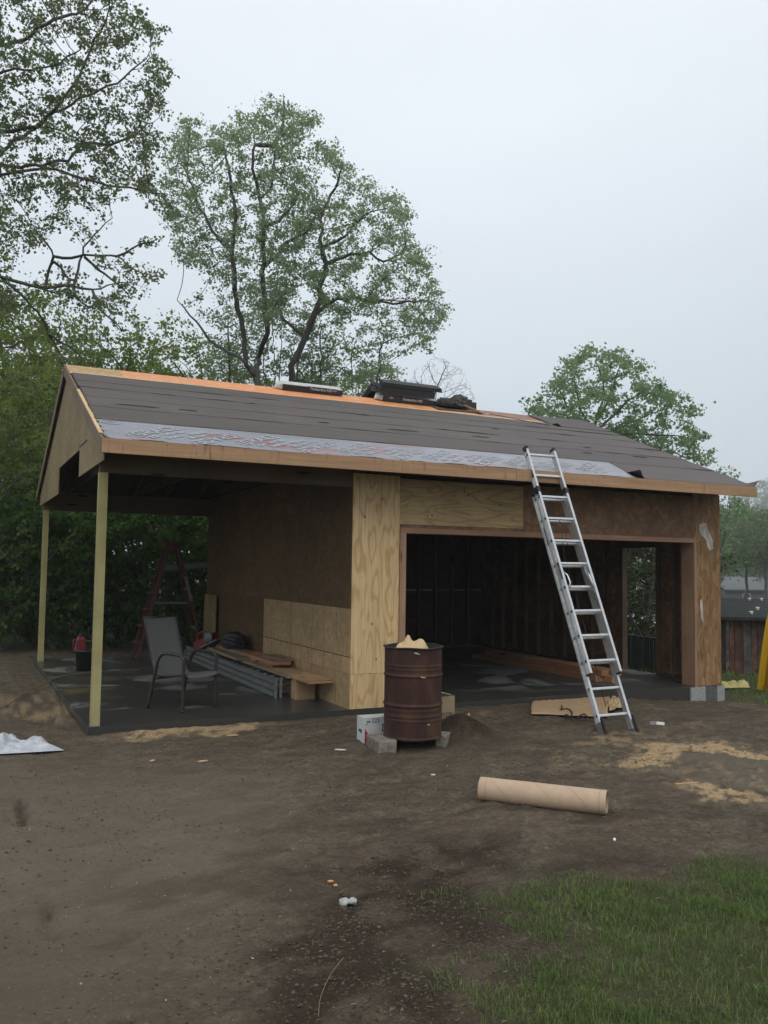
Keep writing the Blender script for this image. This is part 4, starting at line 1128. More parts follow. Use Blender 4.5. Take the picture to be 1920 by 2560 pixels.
props(MB().tube(smooth_pts(pts), 0.008, 6).build('black_cable', MT['cord']), 'black power cord curled over the flattened cardboard sheet', 'cord')

# ------------------------------------------------------------------ cardboard tube
rt_ = 0.088
pa = gp(1201, 2003); pb2 = gp(1521, 2041)
pa = Vector((pa[0] + .035, pa[1] + 0.055, float(ground_z(pa[0], pa[1], False)) + rt_ - 0.008)); pb2 = Vector((pb2[0] + .035, pb2[1] + 0.055, float(ground_z(pb2[0], pb2[1], False)) + rt_ - 0.008))
TB = empty('cardboard_tube', pa, 'long tan cardboard tube lying on the bare dirt in the foreground', 'tube')
TB.matrix_world = frame_mtx(pa, pb2 - pa, (0, 0, 1))
tl = (pb2 - pa).length
oval = lambda a, z: 1 + 0.012 * math.cos(2 * a + z)
MB().lathe([(rt_ * 0.955, 0.0), (rt_ - 0.002, 0.0), (rt_, 0.004)] + [(rt_, z) for z in np.linspace(0.05, tl - 0.05, 14)] + [(rt_, tl - 0.004), (rt_ - 0.002, tl), (rt_ * 0.955, tl)], 48, None, False, oval).build('tube_wall', MT['tube'], TB)
MB().lathe([(rt_ * 0.955, tl - 0.0005), (rt_ * 0.955, 0.0005)], 48, None, False, oval).build('tube_lining', MT['tube_in'], TB)
for z in (0.055, tl - 0.05):
    MB().lathe([(rt_ + 0.0012, z), (rt_ + 0.0018, z + 0.003), (rt_ + 0.0012, z + 0.006)], 48, None, False, oval).build('crimp_line', MT['card'], TB)
mb = MB(); 
for k in range(2):
    P = []
    for i in range(60):
        t = i / 59; a = 2 * math.pi * (t * 1.4) + k * 2.6
        P.append((rt_ * 1.0105 * math.cos(a), rt_ * 1.0105 * math.sin(a), 0.06 + (tl - 0.12) * t))
    mb.tube(P, 0.0012, 4, False)
mb.build('spiral_seam', MT['tube_in'], TB)

# ------------------------------------------------------------------ crumpled white sheet at the left edge
qa = [gp(-95, 1846), gp(105, 1858), gp(160, 1880), gp(-70, 1893)]
def whpt(u, v):
    p = qa[0] * (1 - u) * (1 - v) + qa[1] * u * (1 - v) + qa[2] * u * v + qa[3] * (1 - u) * v
    w_ = (1 - u) * 0.8 + 0.25
    rdg = min(1, abs(float(fbm(p[0] * 1.0 + 2 + 0.3 * p[1], p[1] * 1.2, 4.2, 2, 33)) - 0.5) * 4)
    rd2 = min(1, abs(float(fbm(p[0] + 5, p[1], 9.0, 2, 34)) - 0.5) * 4)
    edge = min(1, 6 * v, 6 * (1 - v), 8 * (1 - u) + 0.15)
    z = float(ground_z(p[0], p[1], False)) + 0.015 + edge * w_ * (0.11 * (1 - rdg) ** 1.6 * math.sin(math.pi * v) ** 0.6 + 0.07 * (1 - rd2) ** 1.8) + 0.05 * math.exp(-((u - 0.82) / 0.10) ** 2) * math.sin(math.pi * v)
    return Vector((p[0], p[1], z))
crumple('white_sheet', 44, whpt, MT['sheet_white'], 'crumpled white plastic wrapping sheet on the dirt left of the carport', 'plastic sheet', True, th=0.002)

# ------------------------------------------------------------------ patio chair on the slab
def patio_chair():
    g_ = [onz(364, 1777, 0), onz(445, 1783, 0), onz(546, 1767, 0), onz(467, 1752, 0)]
    c = sum(g_) / 4
    f_ = Vector(((g_[1] + g_[2]) / 2 - (g_[0] + g_[3]) / 2)).normalized()
    o = empty('patio_chair', (c[0], c[1], 0), 'grey mesh sling patio chair with dark metal arms standing in the carport', 'chair', None, (0, 0, math.atan2(-f_.x, f_.y)))
    # local frame: +y forward, x across
    wd, r_ = 0.27, 0.019
    def side(s):
        x = s * wd
        mb = MB()
        mb.tube(smooth_pts([(x, 0.27, 0.0), (x, 0.265, 0.30), (x, 0.262, 0.57), (x, 0.245, 0.625), (x, 0.20, 0.645), (x, -0.02, 0.655), (x, -0.10, 0.63), (x, -0.155, 0.55), (x, -0.205, 0.36), (x, -0.30, 0.0)], 4), r_, 8)
        mb.build('side_frame', MT['chair_frame'], o)
        mb = MB(); mb.tube(smooth_pts([(x * 0.93, 0.30, 0.415), (x * 0.93, 0.27, 0.425), (x * 0.93, -0.10, 0.39), (x * 0.93, -0.20, 0.42), (x * 0.93, -0.29, 0.62), (x * 0.93, -0.42, 1.06)], 4), 0.0125, 8)
        mb.build('sling_rail', MT['chair_frame'], o)
    side(-1); side(1)
    for y, z in ((0.262, 0.395), (-0.21, 0.35)):
        MB().tube([(-wd, y, z), (wd, y, z)], 0.012, 8).build('cross_bar', MT['chair_frame'], o)
    MB().tube([(-wd * .93, -0.42, 1.055), (wd * .93, -0.42, 1.055)], 0.012, 8).build('cross_bar', MT['chair_frame'], o)
    prof_ = smooth_pts([(0, 0.315, 0.400), (0, 0.29, 0.428), (0, 0.12, 0.415), (0, -0.10, 0.385), (0, -0.185, 0.415), (0, -0.235, 0.50), (0, -0.29, 0.63), (0, -0.36, 0.86), (0, -0.42, 1.065)], 4)
    V = []; F = []
    n_ = 10
    for p in prof_:
        for i in range(n_ + 1):
            t = i / n_ * 2 - 1
            V.append((t * wd * 0.945, p.y - 0.018 * (1 - t * t) * (1 if p.z > 0.5 else 0), p.z - 0.022 * (1 - t * t) * (0 if p.z > 0.5 else 1)))
    for j in range(len(prof_) - 1):
        for i in range(n_):
            a = j * (n_ + 1) + i; F.append((a, a + 1, a + n_ + 2, a + n_ + 1))
    s_ = MB().add(V, F, True).build('sling', MT['sling'], o)
    so = s_.modifiers.new('thickness', 'SOLIDIFY'); so.thickness = 0.006
    for s in (-1, 1):
        for y, z in ((0.27, 0), (-0.30, 0)):
            MB().lathe([(0.0, 0.0), (0.019, 0.0), (0.019, 0.03), (0.0, 0.031)], 10, Matrix.Translation((s * wd, y, 0))).build('foot_cap', MT['black'], o)
patio_chair()

# ------------------------------------------------------------------ aluminium ladder lying along the side wall
LY = empty('lying_ladder', (2.47, 1.1, 0.0), 'long dull aluminium ladder lying on the carport slab beside the boards', 'ladder')
for k in range(3):
    z = 0.012 + 0.082 * k
    for x in (-0.045, 0.31):
        mb = MB(); L0, L1 = 0.02 + 0.012 * k, 5.05 - 0.1 * k
        mb.box((x - 0.003, L0, z), (x + 0.003, L1, z + 0.072)); mb.box((x - 0.030, L0, z), (x - 0.0035, L1, z + 0.005)); mb.box((x - 0.030, L0, z + 0.067), (x - 0.0035, L1, z + 0.072))
        mb.build('rail', MT['alu_dull'], LY)
    for i in range(16):
        MB().tube([(-0.042, 0.2 + 0.3048 * i, z + 0.036), (0.307, 0.2 + 0.3048 * i, z + 0.036)], 0.014, 6).build('rung', MT['alu_dull'], LY)
for x in (-0.066, 0.0): boxo('end_plate', (x - 0.012, -0.012, 0.002), (x + 0.022, 0.010, 0.262), MT['alu_dull'], LY)

# boards stacked between ladder and wall
def board(lo, hi, mat, label, rz=0.0, name='board', tilt=0.0):
    c = [(a + b) / 2 for a, b in zip(lo, hi)]
    mb = MB().box([a - b for a, b in zip(lo, c)], [a - b for a, b in zip(hi, c)], None, 0.002)
    o = mb.build(name, mat); o.location = c; o.rotation_euler = (tilt, 0, rz)
    return props(o, label, 'board', 'boards stacked along the side wall')
board((2.53, 1.0, 0.258), (2.74, 5.2, 0.296), MT['board_grey'], 'long grey board lying across the top of the lying ladder', 0.004)
board((2.44, 2.9, 0.298), (2.66, 4.9, 0.334), MT['board_grey'], 'short grey board on top of the ladder below the black bag', -0.02)
board((2.60, 3.0, 0.336), (2.84, 4.6, 0.374), MT['board_grey'], 'grey board under the black bag by the side wall', 0.02)
board((2.64, 1.95, 0.298), (2.90, 3.9, 0.336), MT['board_red'], 'reddish wide board in the middle of the stack by the side wall', 0.01)
board((2.62, 1.80, 0.338), (2.88, 3.3, 0.376), MT['board_red'], 'upper reddish board with ragged end by the side wall', -0.015)
board((2.72, 1.85, 0.378), (2.91, 2.5, 0.416), MT['board_grey'], 'short dark offcut topmost of the reddish boards by the wall', 0.08)
board((2.575, 0.42, 0.258), (2.905, 1.9, 0.277), MT['board_red'], 'lower of two pale boards jutting out beside the plywood corner', 0.02)
board((2.585, 0.50, 0.279), (2.90, 1.8, 0.297), MT['board_pale'], 'pale board topmost of the pair jutting out beside the plywood corner', 0.05)
cb = boxo('carton_block', (2.60, 0.88, 0.001), (2.86, 1.06, 0.256), MT['card']); props(cb, 'brown cardboard box propping up the pale boards beside the lying ladder', 'box')
board((2.66, 1.12, 0.001), (2.92, 4.9, 0.125), MT['board_grey'], 'thick dark timber at the bottom of the stack by the wall', 0.0)
board((2.70, 1.3, 0.127), (2.92, 5.0, 0.250), MT['board_grey'], 'second dark timber resting on the bottom one by the wall', 0.003)
def blob(name, c, r, sc, mat, label, cat, amp=0.5, seed=0, f=2.2):
    import bmesh
    bm = bmesh.new(); bmesh.ops.create_icosphere(bm, subdivisions=4, radius=1)
    for v in bm.verts:
        n_ = float(fbm(v.co.x + 3 * v.co.z, v.co.y - 2 * v.co.z, f, 3, seed)) - 0.5
        v.co *= 1 + amp * n_
        v.co.x *= sc[0]; v.co.y *= sc[1]; v.co.z *= sc[2]
        if v.co.z < -0.5 * sc[2]: v.co.z = -0.5 * sc[2]
        v.co *= r
    me_ = bpy.data.meshes.new(name); bm.to_mesh(me_); bm.free()
    me_.polygons.foreach_set('use_smooth', [True] * len(me_.polygons))
    o = link(name, me_, mat); o.location = c
    return props(o, label, cat)
blob('black_bag', (2.70, 3.95, 0.374 + 0.09), 0.2, (0.95, 1.25, 0.9), MT['black'], 'black bag slumped on the boards by the side wall', 'bag', 0.7, 3)
# red tool with silver fittings further back on the boards
RT = empty('power_saw', (2.50, 4.75, 0.34), 'red power tool with silver fittings on the far end of the boards', 'power tool', None, (0, R(-24), R(-60)))
MB().box((-0.24, -0.09, 0.0), (0.06, 0.09, 0.16), None, 0.012).build('motor_housing', MT['red'], RT)
mb = MB(); mb.lathe([(0.0, -0.02), (0.085, -0.02), (0.085, 0.02), (0.0, 0.02)], 24, Matrix.Translation((0.16, -0.11, 0.10)) @ Matrix.Rotation(R(90), 4, 'X')); mb.build('blade_guard', MT['alu_dull'], RT)
mb = MB(); mb.tube(smooth_pts([(-0.2, 0, 0.15), (-0.16, 0, 0.25), (0.0, 0, 0.26), (0.05, 0, 0.16)], 4), 0.018, 8); mb.build('handle', MT['red'], RT)
MB().box((-0.05, -0.16, -0.012), (0.34, 0.09, -0.002)).build('base_plate', MT['galv'], RT)
MB().box((0.06, -0.08, 0.05), (0.24, 0.05, 0.15), None, 0.01).build('arm', MT['red'], RT)
# offcut leaning at the far end of the side wall
oc = boxo('osb_offcut', (X1 - 0.075, 5.72, 0.002), (X1 - 0.062, 6.52, 1.14), MT['osb_gable']); props(oc, 'square strand board offcut leaning at the far end of the side wall', 'board')
# red stepladder
SL_ = empty('stepladder', (2.15, 6.1, 0.0), 'red fibreglass stepladder standing open at the back of the carport', 'stepladder')
hs = 2.05
for y in (-0.22, 0.24):
    k = 0.0 if y < 0 else 0.0
    MB().bar((-0.60, y, 0.03), (-0.085, y * 0.6, hs - 0.05), 0.058, 0.028, (1, 0, 0)).build('front_rail', MT['fibre_red'], SL_)
    MB().bar((0.58, y, 0.03), (0.085, y * 0.6, hs - 0.05), 0.048, 0.026, (1, 0, 0)).build('rear_rail', MT['fibre_red'], SL_)
    for x in (-0.60, 0.58): boxo('foot', (x - 0.045, y - 0.025, 0.0), (x + 0.045, y + 0.025, 0.045), MT['rubber'], SL_)
    MB().bar((-0.33, y * 0.8, 1.0), (0.33, y * 0.8, 1.0), 0.022, 0.006, (0, 0, 1)).build('spreader', MT['alu_dull'], SL_)
MB().hexa([(-0.15, -0.17, hs - 0.06), (0.13, -0.17, hs - 0.06), (0.13, 0.17, hs - 0.06), (-0.15, 0.17, hs - 0.06), (-0.13, -0.15, hs + 0.04), (0.11, -0.15, hs + 0.04), (0.11, 0.15, hs + 0.04), (-0.13, 0.15, hs + 0.04)]).build('top_cap', MT['fibre_red'], SL_)
for i in range(6):
    z = 0.30 + 0.29 * i; t = z / hs; x = -0.60 + 0.515 * t; yy = 0.23 - 0.09 * t
    boxo('step', (x - 0.085, -yy - 0.02, z), (x + 0.01, yy + 0.02, z + 0.025), MT['fibre_red'], SL_)
for i in range(2):
    z = 0.55 + 0.7 * i; t = z / hs; x = 0.58 - 0.49 * t; yy = 0.23 - 0.09 * t
    MB().bar((x, -yy, z), (x, yy, z), 0.03, 0.02).build('rear_brace', MT['alu_dull'], SL_)
# the label strip on one rear rail
MB().bar((0.215, -0.192, 1.48), (0.325, -0.2115, 1.03), 0.055, 0.004, (1, 0, 0)).build('label_strip', MT['alu_dull'], SL_)
# plank running from the stepladder to the wall
a, b = at(420, 1418, 16.2), at(513, 1411, 16.0)
pl = MB().bar((1.95, 6.36, a[2] - 0.03), (2.945, 6.42, b[2]), 0.10, 0.036, (0, 0, 1)).build('plank', MT['plank_grey']); props(pl, 'grey plank running from the red stepladder to the side wall', 'plank')
# black bin with a red fuel can standing in it, behind the front post
c = onz(214, 1676, 0)
BN = empty('black_bin', (c[0], c[1], 0), 'black utility pail standing on the slab behind the front post', 'bin')
MB().lathe([(0.0, 0.005), (0.14, 0.0), (0.17, 0.30), (0.178, 0.30), (0.178, 0.32), (0.16, 0.32), (0.13, 0.02), (0.0, 0.02)], 28).build('pail', MT['black'], BN)
mb = MB(); mb.tube(smooth_pts([(0.175, 0, 0.30), (0.15, 0.0, 0.42), (0.0, 0, 0.47), (-0.15, 0, 0.42), (-0.175, 0, 0.30)], 5), 0.004, 5); mb.build('handle', MT['galv'], BN)
RC = empty('fuel_can', (c[0] - 0.085, c[1] + 0.03, 0.10), 'red plastic fuel can standing inside the black pail', 'fuel can')
mb = MB(); mb.hexa([(-0.075, -0.06, 0), (0.075, -0.06, 0), (0.075, 0.06, 0), (-0.075, 0.06, 0), (-0.075, -0.06, 0.36), (0.075, -0.06, 0.36), (0.075, 0.06, 0.36), (-0.075, 0.06, 0.36)])
mb.hexa([(-0.075, -0.06, 0.361), (0.075, -0.06, 0.361), (0.075, 0.06, 0.361), (-0.075, 0.06, 0.361), (-0.045, -0.04, 0.44), (0.05, -0.04, 0.44), (0.05, 0.04, 0.44), (-0.045, 0.04, 0.44)])
cbd = mb.build('can_body', MT['red'], RC); bv = cbd.modifiers.new('rounded edges', 'BEVEL'); bv.width = 0.015; bv.segments = 2
MB().lathe([(0.0, 0.0), (0.034, 0.0), (0.034, 0.03), (0.0, 0.03)], 14, Matrix.Translation((0, 0, 0.441))).build('cap', MT['black'], RC)
mb = MB(); mb.tube([(-0.06, 0, 0.40), (-0.11, 0, 0.38), (-0.115, 0, 0.2), (-0.075, 0, 0.18)], 0.012, 7); mb.build('handle', MT['red'], RC)
# cord trailing over the slab
P = [gpt(-40, 1790, 0.02), gpt(20, 1768, 0.02), gpt(60, 1742, 0.03)]
P += [Vector((*onz(u, v, 0.012)[:2], 0.012)) for u, v in ((138, 1697), (165, 1689), (200, 1684), (250, 1679), (300, 1676), (345, 1674), (370, 1671))]
props(MB().tube(smooth_pts(P), 0.008, 6).build('tan_cable', MT['cord_tan']), 'dirty tan extension cord trailing from the dirt onto the carport slab', 'cord')
# orange stake at the slab edge
a = gpt(292, 1824, -0.02)
props(MB().box((a.x - 0.009, a.y - 0.009, a.z), (a.x + 0.009, a.y + 0.009, a.z + 0.085)).build('marker_stake', MT['orange']), 'small orange marker stake in the dirt along the slab edge', 'stake')
# lumber on the floor of the closed bay
for i, (x0, z0, y0, y1) in enumerate(((7.45, 0.001, 0.9, 4.4), (7.60, 0.001, 0.7, 4.2), (7.75, 0.001, 1.0, 4.6), (7.52, 0.092, 0.85, 4.1), (7.68, 0.092, 0.75, 4.3))):
    o = boxo('stud_lumber', (x0, y0, z0), (x0 + 0.14, y1, z0 + 0.088), MT['board_red']); o.rotation_euler = (0, 0, 0.0)
    props(o, ['lowest left timber of the pile on the garage floor', 'lowest middle timber of the pile on the garage floor', 'lowest timber nearest the right garage wall', 'upper left timber of the pile on the garage floor', 'upper right timber of the pile on the garage floor'][i], 'timber', 'timbers piled on the garage floor')
P = [(8.98, 0.80, 1.9), (8.90, 0.80, 1.0), (8.83, 0.75, 0.25), (8.72, 0.6, 0.06), (8.62, 0.35, 0.02)]
props(MB().tube(smooth_pts(P), 0.005, 5).build('hanging_wire', MT['cord_tan']), 'thin pale wire hanging inside the garage beside the right jamb', 'wire')

# ------------------------------------------------------------------ on the roof: shingles and tools
def shingle_stack(x, s_, layers, L_, label, wrapped, z0=0.012, over=0.16, dx=0.0):
    """a bundle bent over the ridge"""
    o = empty('shingle_bundle', (0, 0, 0), label, 'shingle bundle', 'shingle bundles on the ridge')
    th = 0.085 / 4
    for k in range(layers):
        h0 = z0 + th * k; jx = random.uniform(-0.012, 0.012) if not wrapped else 0
        P0 = [(x + jx, s_, h0), (x + L_ + jx, s_, h0), (x + L_ + jx, SL - 0.02, h0 + 0.02), (x + jx, SL - 0.02, h0 + 0.02)]
        A = [rf(a, b, h) for a, b, h in P0] + [rf(a, b, h + th * 0.93) for a, b, h in P0]
        B0 = [(x + jx, SL - 0.02, h0 + 0.02), (x + L_ + jx, SL - 0.02, h0 + 0.02), (x + L_ + jx, SL - 0.5, h0), (x + jx, SL - 0.5, h0)]
        B = [rb(a, b, h) for a, b, h in B0] + [rb(a, b, h + th * 0.93) for a, b, h in B0]
        mb = MB(); mb.hexa(A); mb.hexa(B); mb.build('shingle', MT['shingle'], o)
    if wrapped:
        h1 = z0 + th * layers + 0.004
        mb = MB(); mb.hexa([rf(x + 0.02, s_ + 0.06, z0 + th * layers - 0.03), rf(x + L_ - 0.01, s_ + 0.06, z0 + th * layers - 0.03), rf(x + L_ - 0.01, SL - 0.02, h1 - 0.03), rf(x + 0.02, SL - 0.02, h1 - 0.03),
                           rf(x - 0.01, s_ + 0.02, h1), rf(x + L_, s_ + 0.02, h1), rf(x + L_, SL - 0.02, h1 + 0.022), rf(x - 0.01, SL - 0.02, h1 + 0.022)])
        mb.hexa([rf(x - 0.13, s_ + 0.10, z0 + 0.005), rf(x - 0.012, s_ + 0.03, z0 + 0.005), rf(x - 0.012, SL - 0.03, z0 + 0.02), rf(x - 0.11, SL - 0.05, z0 + 0.01),
                 rf(x - 0.10, s_ + 0.10, h1 - 0.03), rf(x - 0.012, s_ + 0.03, h1), rf(x - 0.012, SL - 0.03, h1 + 0.02), rf(x - 0.09, SL - 0.05, h1)])
        wrp = mb.build('wrapper', MT['wrap'], o)
        # printed band on its front edge and top
        f0_, f1_ = z0 + 0.012, h1
        def edge_band(x0, x1, mat, nm, e=0.004):
            return MB().hexa([rf(x0, s_ + 0.004 - e, f0_ + .03), rf(x1, s_ + 0.004 - e, f0_ + .03), rf(x1, s_ + 0.03, f0_ + .03), rf(x0, s_ + 0.03, f0_ + .03), rf(x0, s_ + 0.014 - e, f1_ + .003), rf(x1, s_ + 0.014 - e, f1_ + .003), rf(x1, s_ + 0.05, f1_ + .003), rf(x0, s_ + 0.05, f1_ + .003)]).build(nm, mat, wrp)
        edge_band(x + 0.40 * L_ + dx, x + 0.80 * L_ + dx, MT['print_blue'], 'printed_band')
        edge_band(x + 0.81 * L_ + dx if dx >= 0 else x + 0.08, x + 0.90 * L_ + dx if dx >= 0 else x + 0.17, MT['print_red'], 'printed_square')
        text_on('lettering', 'Timberline HD', 0.062, rf(x + 0.62 * L_ + dx, s_ - 0.004, (f0_ + f1_) / 2 + 0.012), (1, 0, 0), sn, MT['paper_white'], wrp, 0.004)
        text_on('lettering', 'GAF', 0.035, rf(x + 0.855 * L_ + dx if dx >= 0 else x + 0.125, s_ - 0.004, (f0_ + f1_) / 2 + 0.012), (1, 0, 0), sn, MT['paper_white'], wrp, 0.005)
    return o
shingle_stack(3.14, 3.98, 4, 1.0, 'pale wrapped shingle bundle lying alone on the orange ridge boards', True)
shingle_stack(4.88, 3.96, 4, 1.0, 'wrapped shingle bundle under the loose black shingles on the ridge', True, dx=-0.10)
shingle_stack(4.78, 3.95, 5, 1.02, 'loose black shingles stacked on top of a wrapped bundle on the ridge', False, z0=0.135)
shingle_stack(4.83, 3.96, 3, 1.10, 'topmost few black shingles skewed over the ridge stack', False, z0=0.255)
# scrap of felt under the tools, tool belt and hammer
o = boxo('felt_scrap', (0, 0, 0), (0.95, 0.42, 0.006), MT['felt']); o.matrix_world = frame_mtx(rf(5.78, 3.72, 0.012), sn, Vector((1, 0, 0)) + sv * 0.05); props(o, 'scrap of black felt lying under the tool pouches near the ridge', 'felt scrap')
def pouch(x, s_, r_, sc, label, seed): return blob('tool_pouch', rf(x, s_, 0.08), r_, sc, MT['leather'], label, 'tool pouch', 0.9, seed, 3.0)
pouch(6.05, 3.95, 0.14, (1.3, 0.9, 0.75), 'dark leather tool pouch nearest the shingle stack on the roof', 21)
pouch(6.32, 4.02, 0.15, (1.2, 0.9, 1.0), 'bulging leather tool pouch behind the hammer on the roof', 22)
o = MB()
for k in range(6): o.box((6.45 + 0.045 * k, 0, 0), (6.492 + 0.045 * k, 0.07, 0.24 - 0.02 * k + 0.02 * (k % 2)))
P = rf(6.5, 4.02, 0.0)
nb = o.build('nail_box', MT['shingle']); nb.matrix_world = Matrix.Translation(Vector((0, P.y, P.z - 0.01))); props(nb, 'torn black cardboard nail box standing right of the tool pouches', 'box')
HM = empty('hammer', (0, 0, 0), 'hammer with orange brown wooden handle lying on the ridge boards', 'hammer')
hm = frame_mtx(rf(6.24, 4.02, 0.13), rf(6.62, 3.70, 0.03) - rf(6.24, 4.02, 0.13), sn)
HM.matrix_world = hm
MB().lathe([(0.0, 0.06), (0.014, 0.06), (0.015, 0.2), (0.019, 0.38), (0.021, 0.47), (0.0, 0.48)], 10).build('handle', MT['handle'], HM)
mb = MB(); mb.box((-0.02, -0.055, 0.02), (0.02, 0.035, 0.062)); mb.lathe([(0.0, -0.01), (0.02, -0.01), (0.02, 0.025), (0.0, 0.025)], 12, Matrix.Translation((0, 0.06, 0.041)) @ Matrix.Rotation(R(90), 4, 'X'))
mb.hexa([(-0.018, -0.055, 0.03), (0.018, -0.055, 0.03), (0.018, -0.055, 0.055), (-0.018, -0.055, 0.055), (-0.022, -0.12, 0.0), (0.022, -0.12, 0.0), (0.022, -0.12, 0.008), (-0.022, -0.12, 0.008)])
mb.build('hammer_head', MT['steel'], HM)
P = [rf(6.70, 3.58, 0.05), rf(6.9, 3.40, 0.06), rf(7.2, 3.2, 0.06), rf(7.6, 3.05, 0.055)]
props(MB().tube(smooth_pts(P), 0.006, 5).build('chalk_line', MT['cord']), 'thin dark line trailing down the felt below the hammer', 'cord')

# ------------------------------------------------------------------ small things on the dirt
def litter(u, v, L_, wd, ang, mat, label, name='wood_chip', cat='wood chip', thk=0.008, group='wood chips on the dirt'):
    p = gpt(u, v, 0.006)
    mb = MB(); n_ = 6
    pts_ = []
    for k in range(n_):
        a = 2 * math.pi * k / n_; r_ = random.uniform(0.75, 1.1); pts_.append((math.cos(a) * L_ / 2 * r_, math.sin(a) * wd / 2 * r_))
    V = [(x, y, 0) for x, y in pts_] + [(x, y, thk) for x, y in pts_]
    F = [tuple(reversed(range(n_))), tuple(range(n_, 2 * n_))] + [(k, (k + 1) % n_, n_ + (k + 1) % n_, n_ + k) for k in range(n_)]
    mb.add(V, F); o = mb.build(name, mat); o.location = p; o.rotation_euler = (random.uniform(-.15, .15), random.uniform(-.15, .15), ang)
    return props(o, label, cat, group)
litter(583, 1841, 0.13, 0.05, -0.4, MT['chip'], 'pale wood chip nearest the slab, right of the sawdust heap')
litter(508, 1906, 0.10, 0.05, -0.4, MT['chip'], 'pale oval wood chip alone on the dirt below the patio chair')
litter(851, 1876, 0.11, 0.022, -0.55, MT['paper_white'], 'thin white sliver on the dirt left of the concrete block', 'wood_sliver', 'sliver')
litter(381, 1904, 0.05, 0.03, 0.2, MT['chip'], 'small buff chip on the dirt below the front post')
litter(1083, 1937, 0.05, 0.025, 0.2, MT['paper_white'], 'tiny white scrap on the dirt below the rusty drum', 'paper_scrap', 'scrap')
litter(1536, 2102, 0.05, 0.02, 0.9, MT['paper_white'], 'tiny white scrap on the dirt below the cardboard tube', 'paper_scrap', 'scrap')
litter(827, 2206, 0.036, 0.02, -0.55, MT['chip_orange'], 'upper of two orange wood offcuts on the dark dirt')
litter(838, 2217, 0.026, 0.018, -0.5, MT['chip_orange'], 'lower of two orange wood offcuts on the dark dirt')
litter(1700, 1955, 0.30, 0.02, -0.65, MT['chip'], 'long thin wood lath along the sawdust edge', 'wood_lath', 'lath')
# crushed clear bottle
p0 = gpt(848, 2262, 0.012); p1 = gpt(892, 2262, 0.012)
PB = MB(); m_ = frame_mtx(p0, p1 - p0, (0, 0, 1)); L_ = (p1 - p0).length
prof = []
for t in np.linspace(0, 1, 26):
    prof.append((0.003 + 0.024 * max(0.0, 1 - ((t - 0.25) / 0.30) ** 2) ** 0.5 * (t < 0.55) + 0.021 * max(0.0, 1 - ((t - 0.78) / 0.25) ** 2) ** 0.5 * (t > 0.5), t * L_))
PB.lathe(prof, 20, m_, False, lambda a, z: (0.55 + 0.45 * abs(math.sin(a))) * (1 + 0.25 * math.sin(60 * z + 3 * a)))
props(PB.build('crushed_bottle', MT['pet']), 'crushed clear plastic bottle on the dark dirt in the foreground', 'bottle')
# utility blade with white handle
a, b, c = gpt(1624, 1810, 0.012), gpt(1642, 1812, 0.015), gpt(1660, 1815, 0.015)
KN = empty('putty_knife', a, 'white handled putty knife on the dirt right of the ladder', 'putty knife')
MB().bar((0, 0, 0), b - a, 0.045, 0.006, (0, 0.3, 0.2)).build('blade', MT['alu_dull'], KN)
MB().bar((b - a) * 1.02, c - a, 0.035, 0.024, (0, 0.3, 0.2)).build('handle', MT['paper_white'], KN)
# thin dry stem in the foreground
P = [gpt(796, 2552, 0.01), gpt(802, 2500, 0.02), gpt(826, 2455, 0.03), gpt(858, 2420, 0.04)]
stick(smooth_pts(P), 0.0020, MT['cord_tan'], 'thin dry plant stem lying on the dark dirt near the camera', 'dry_stem', 'stem')

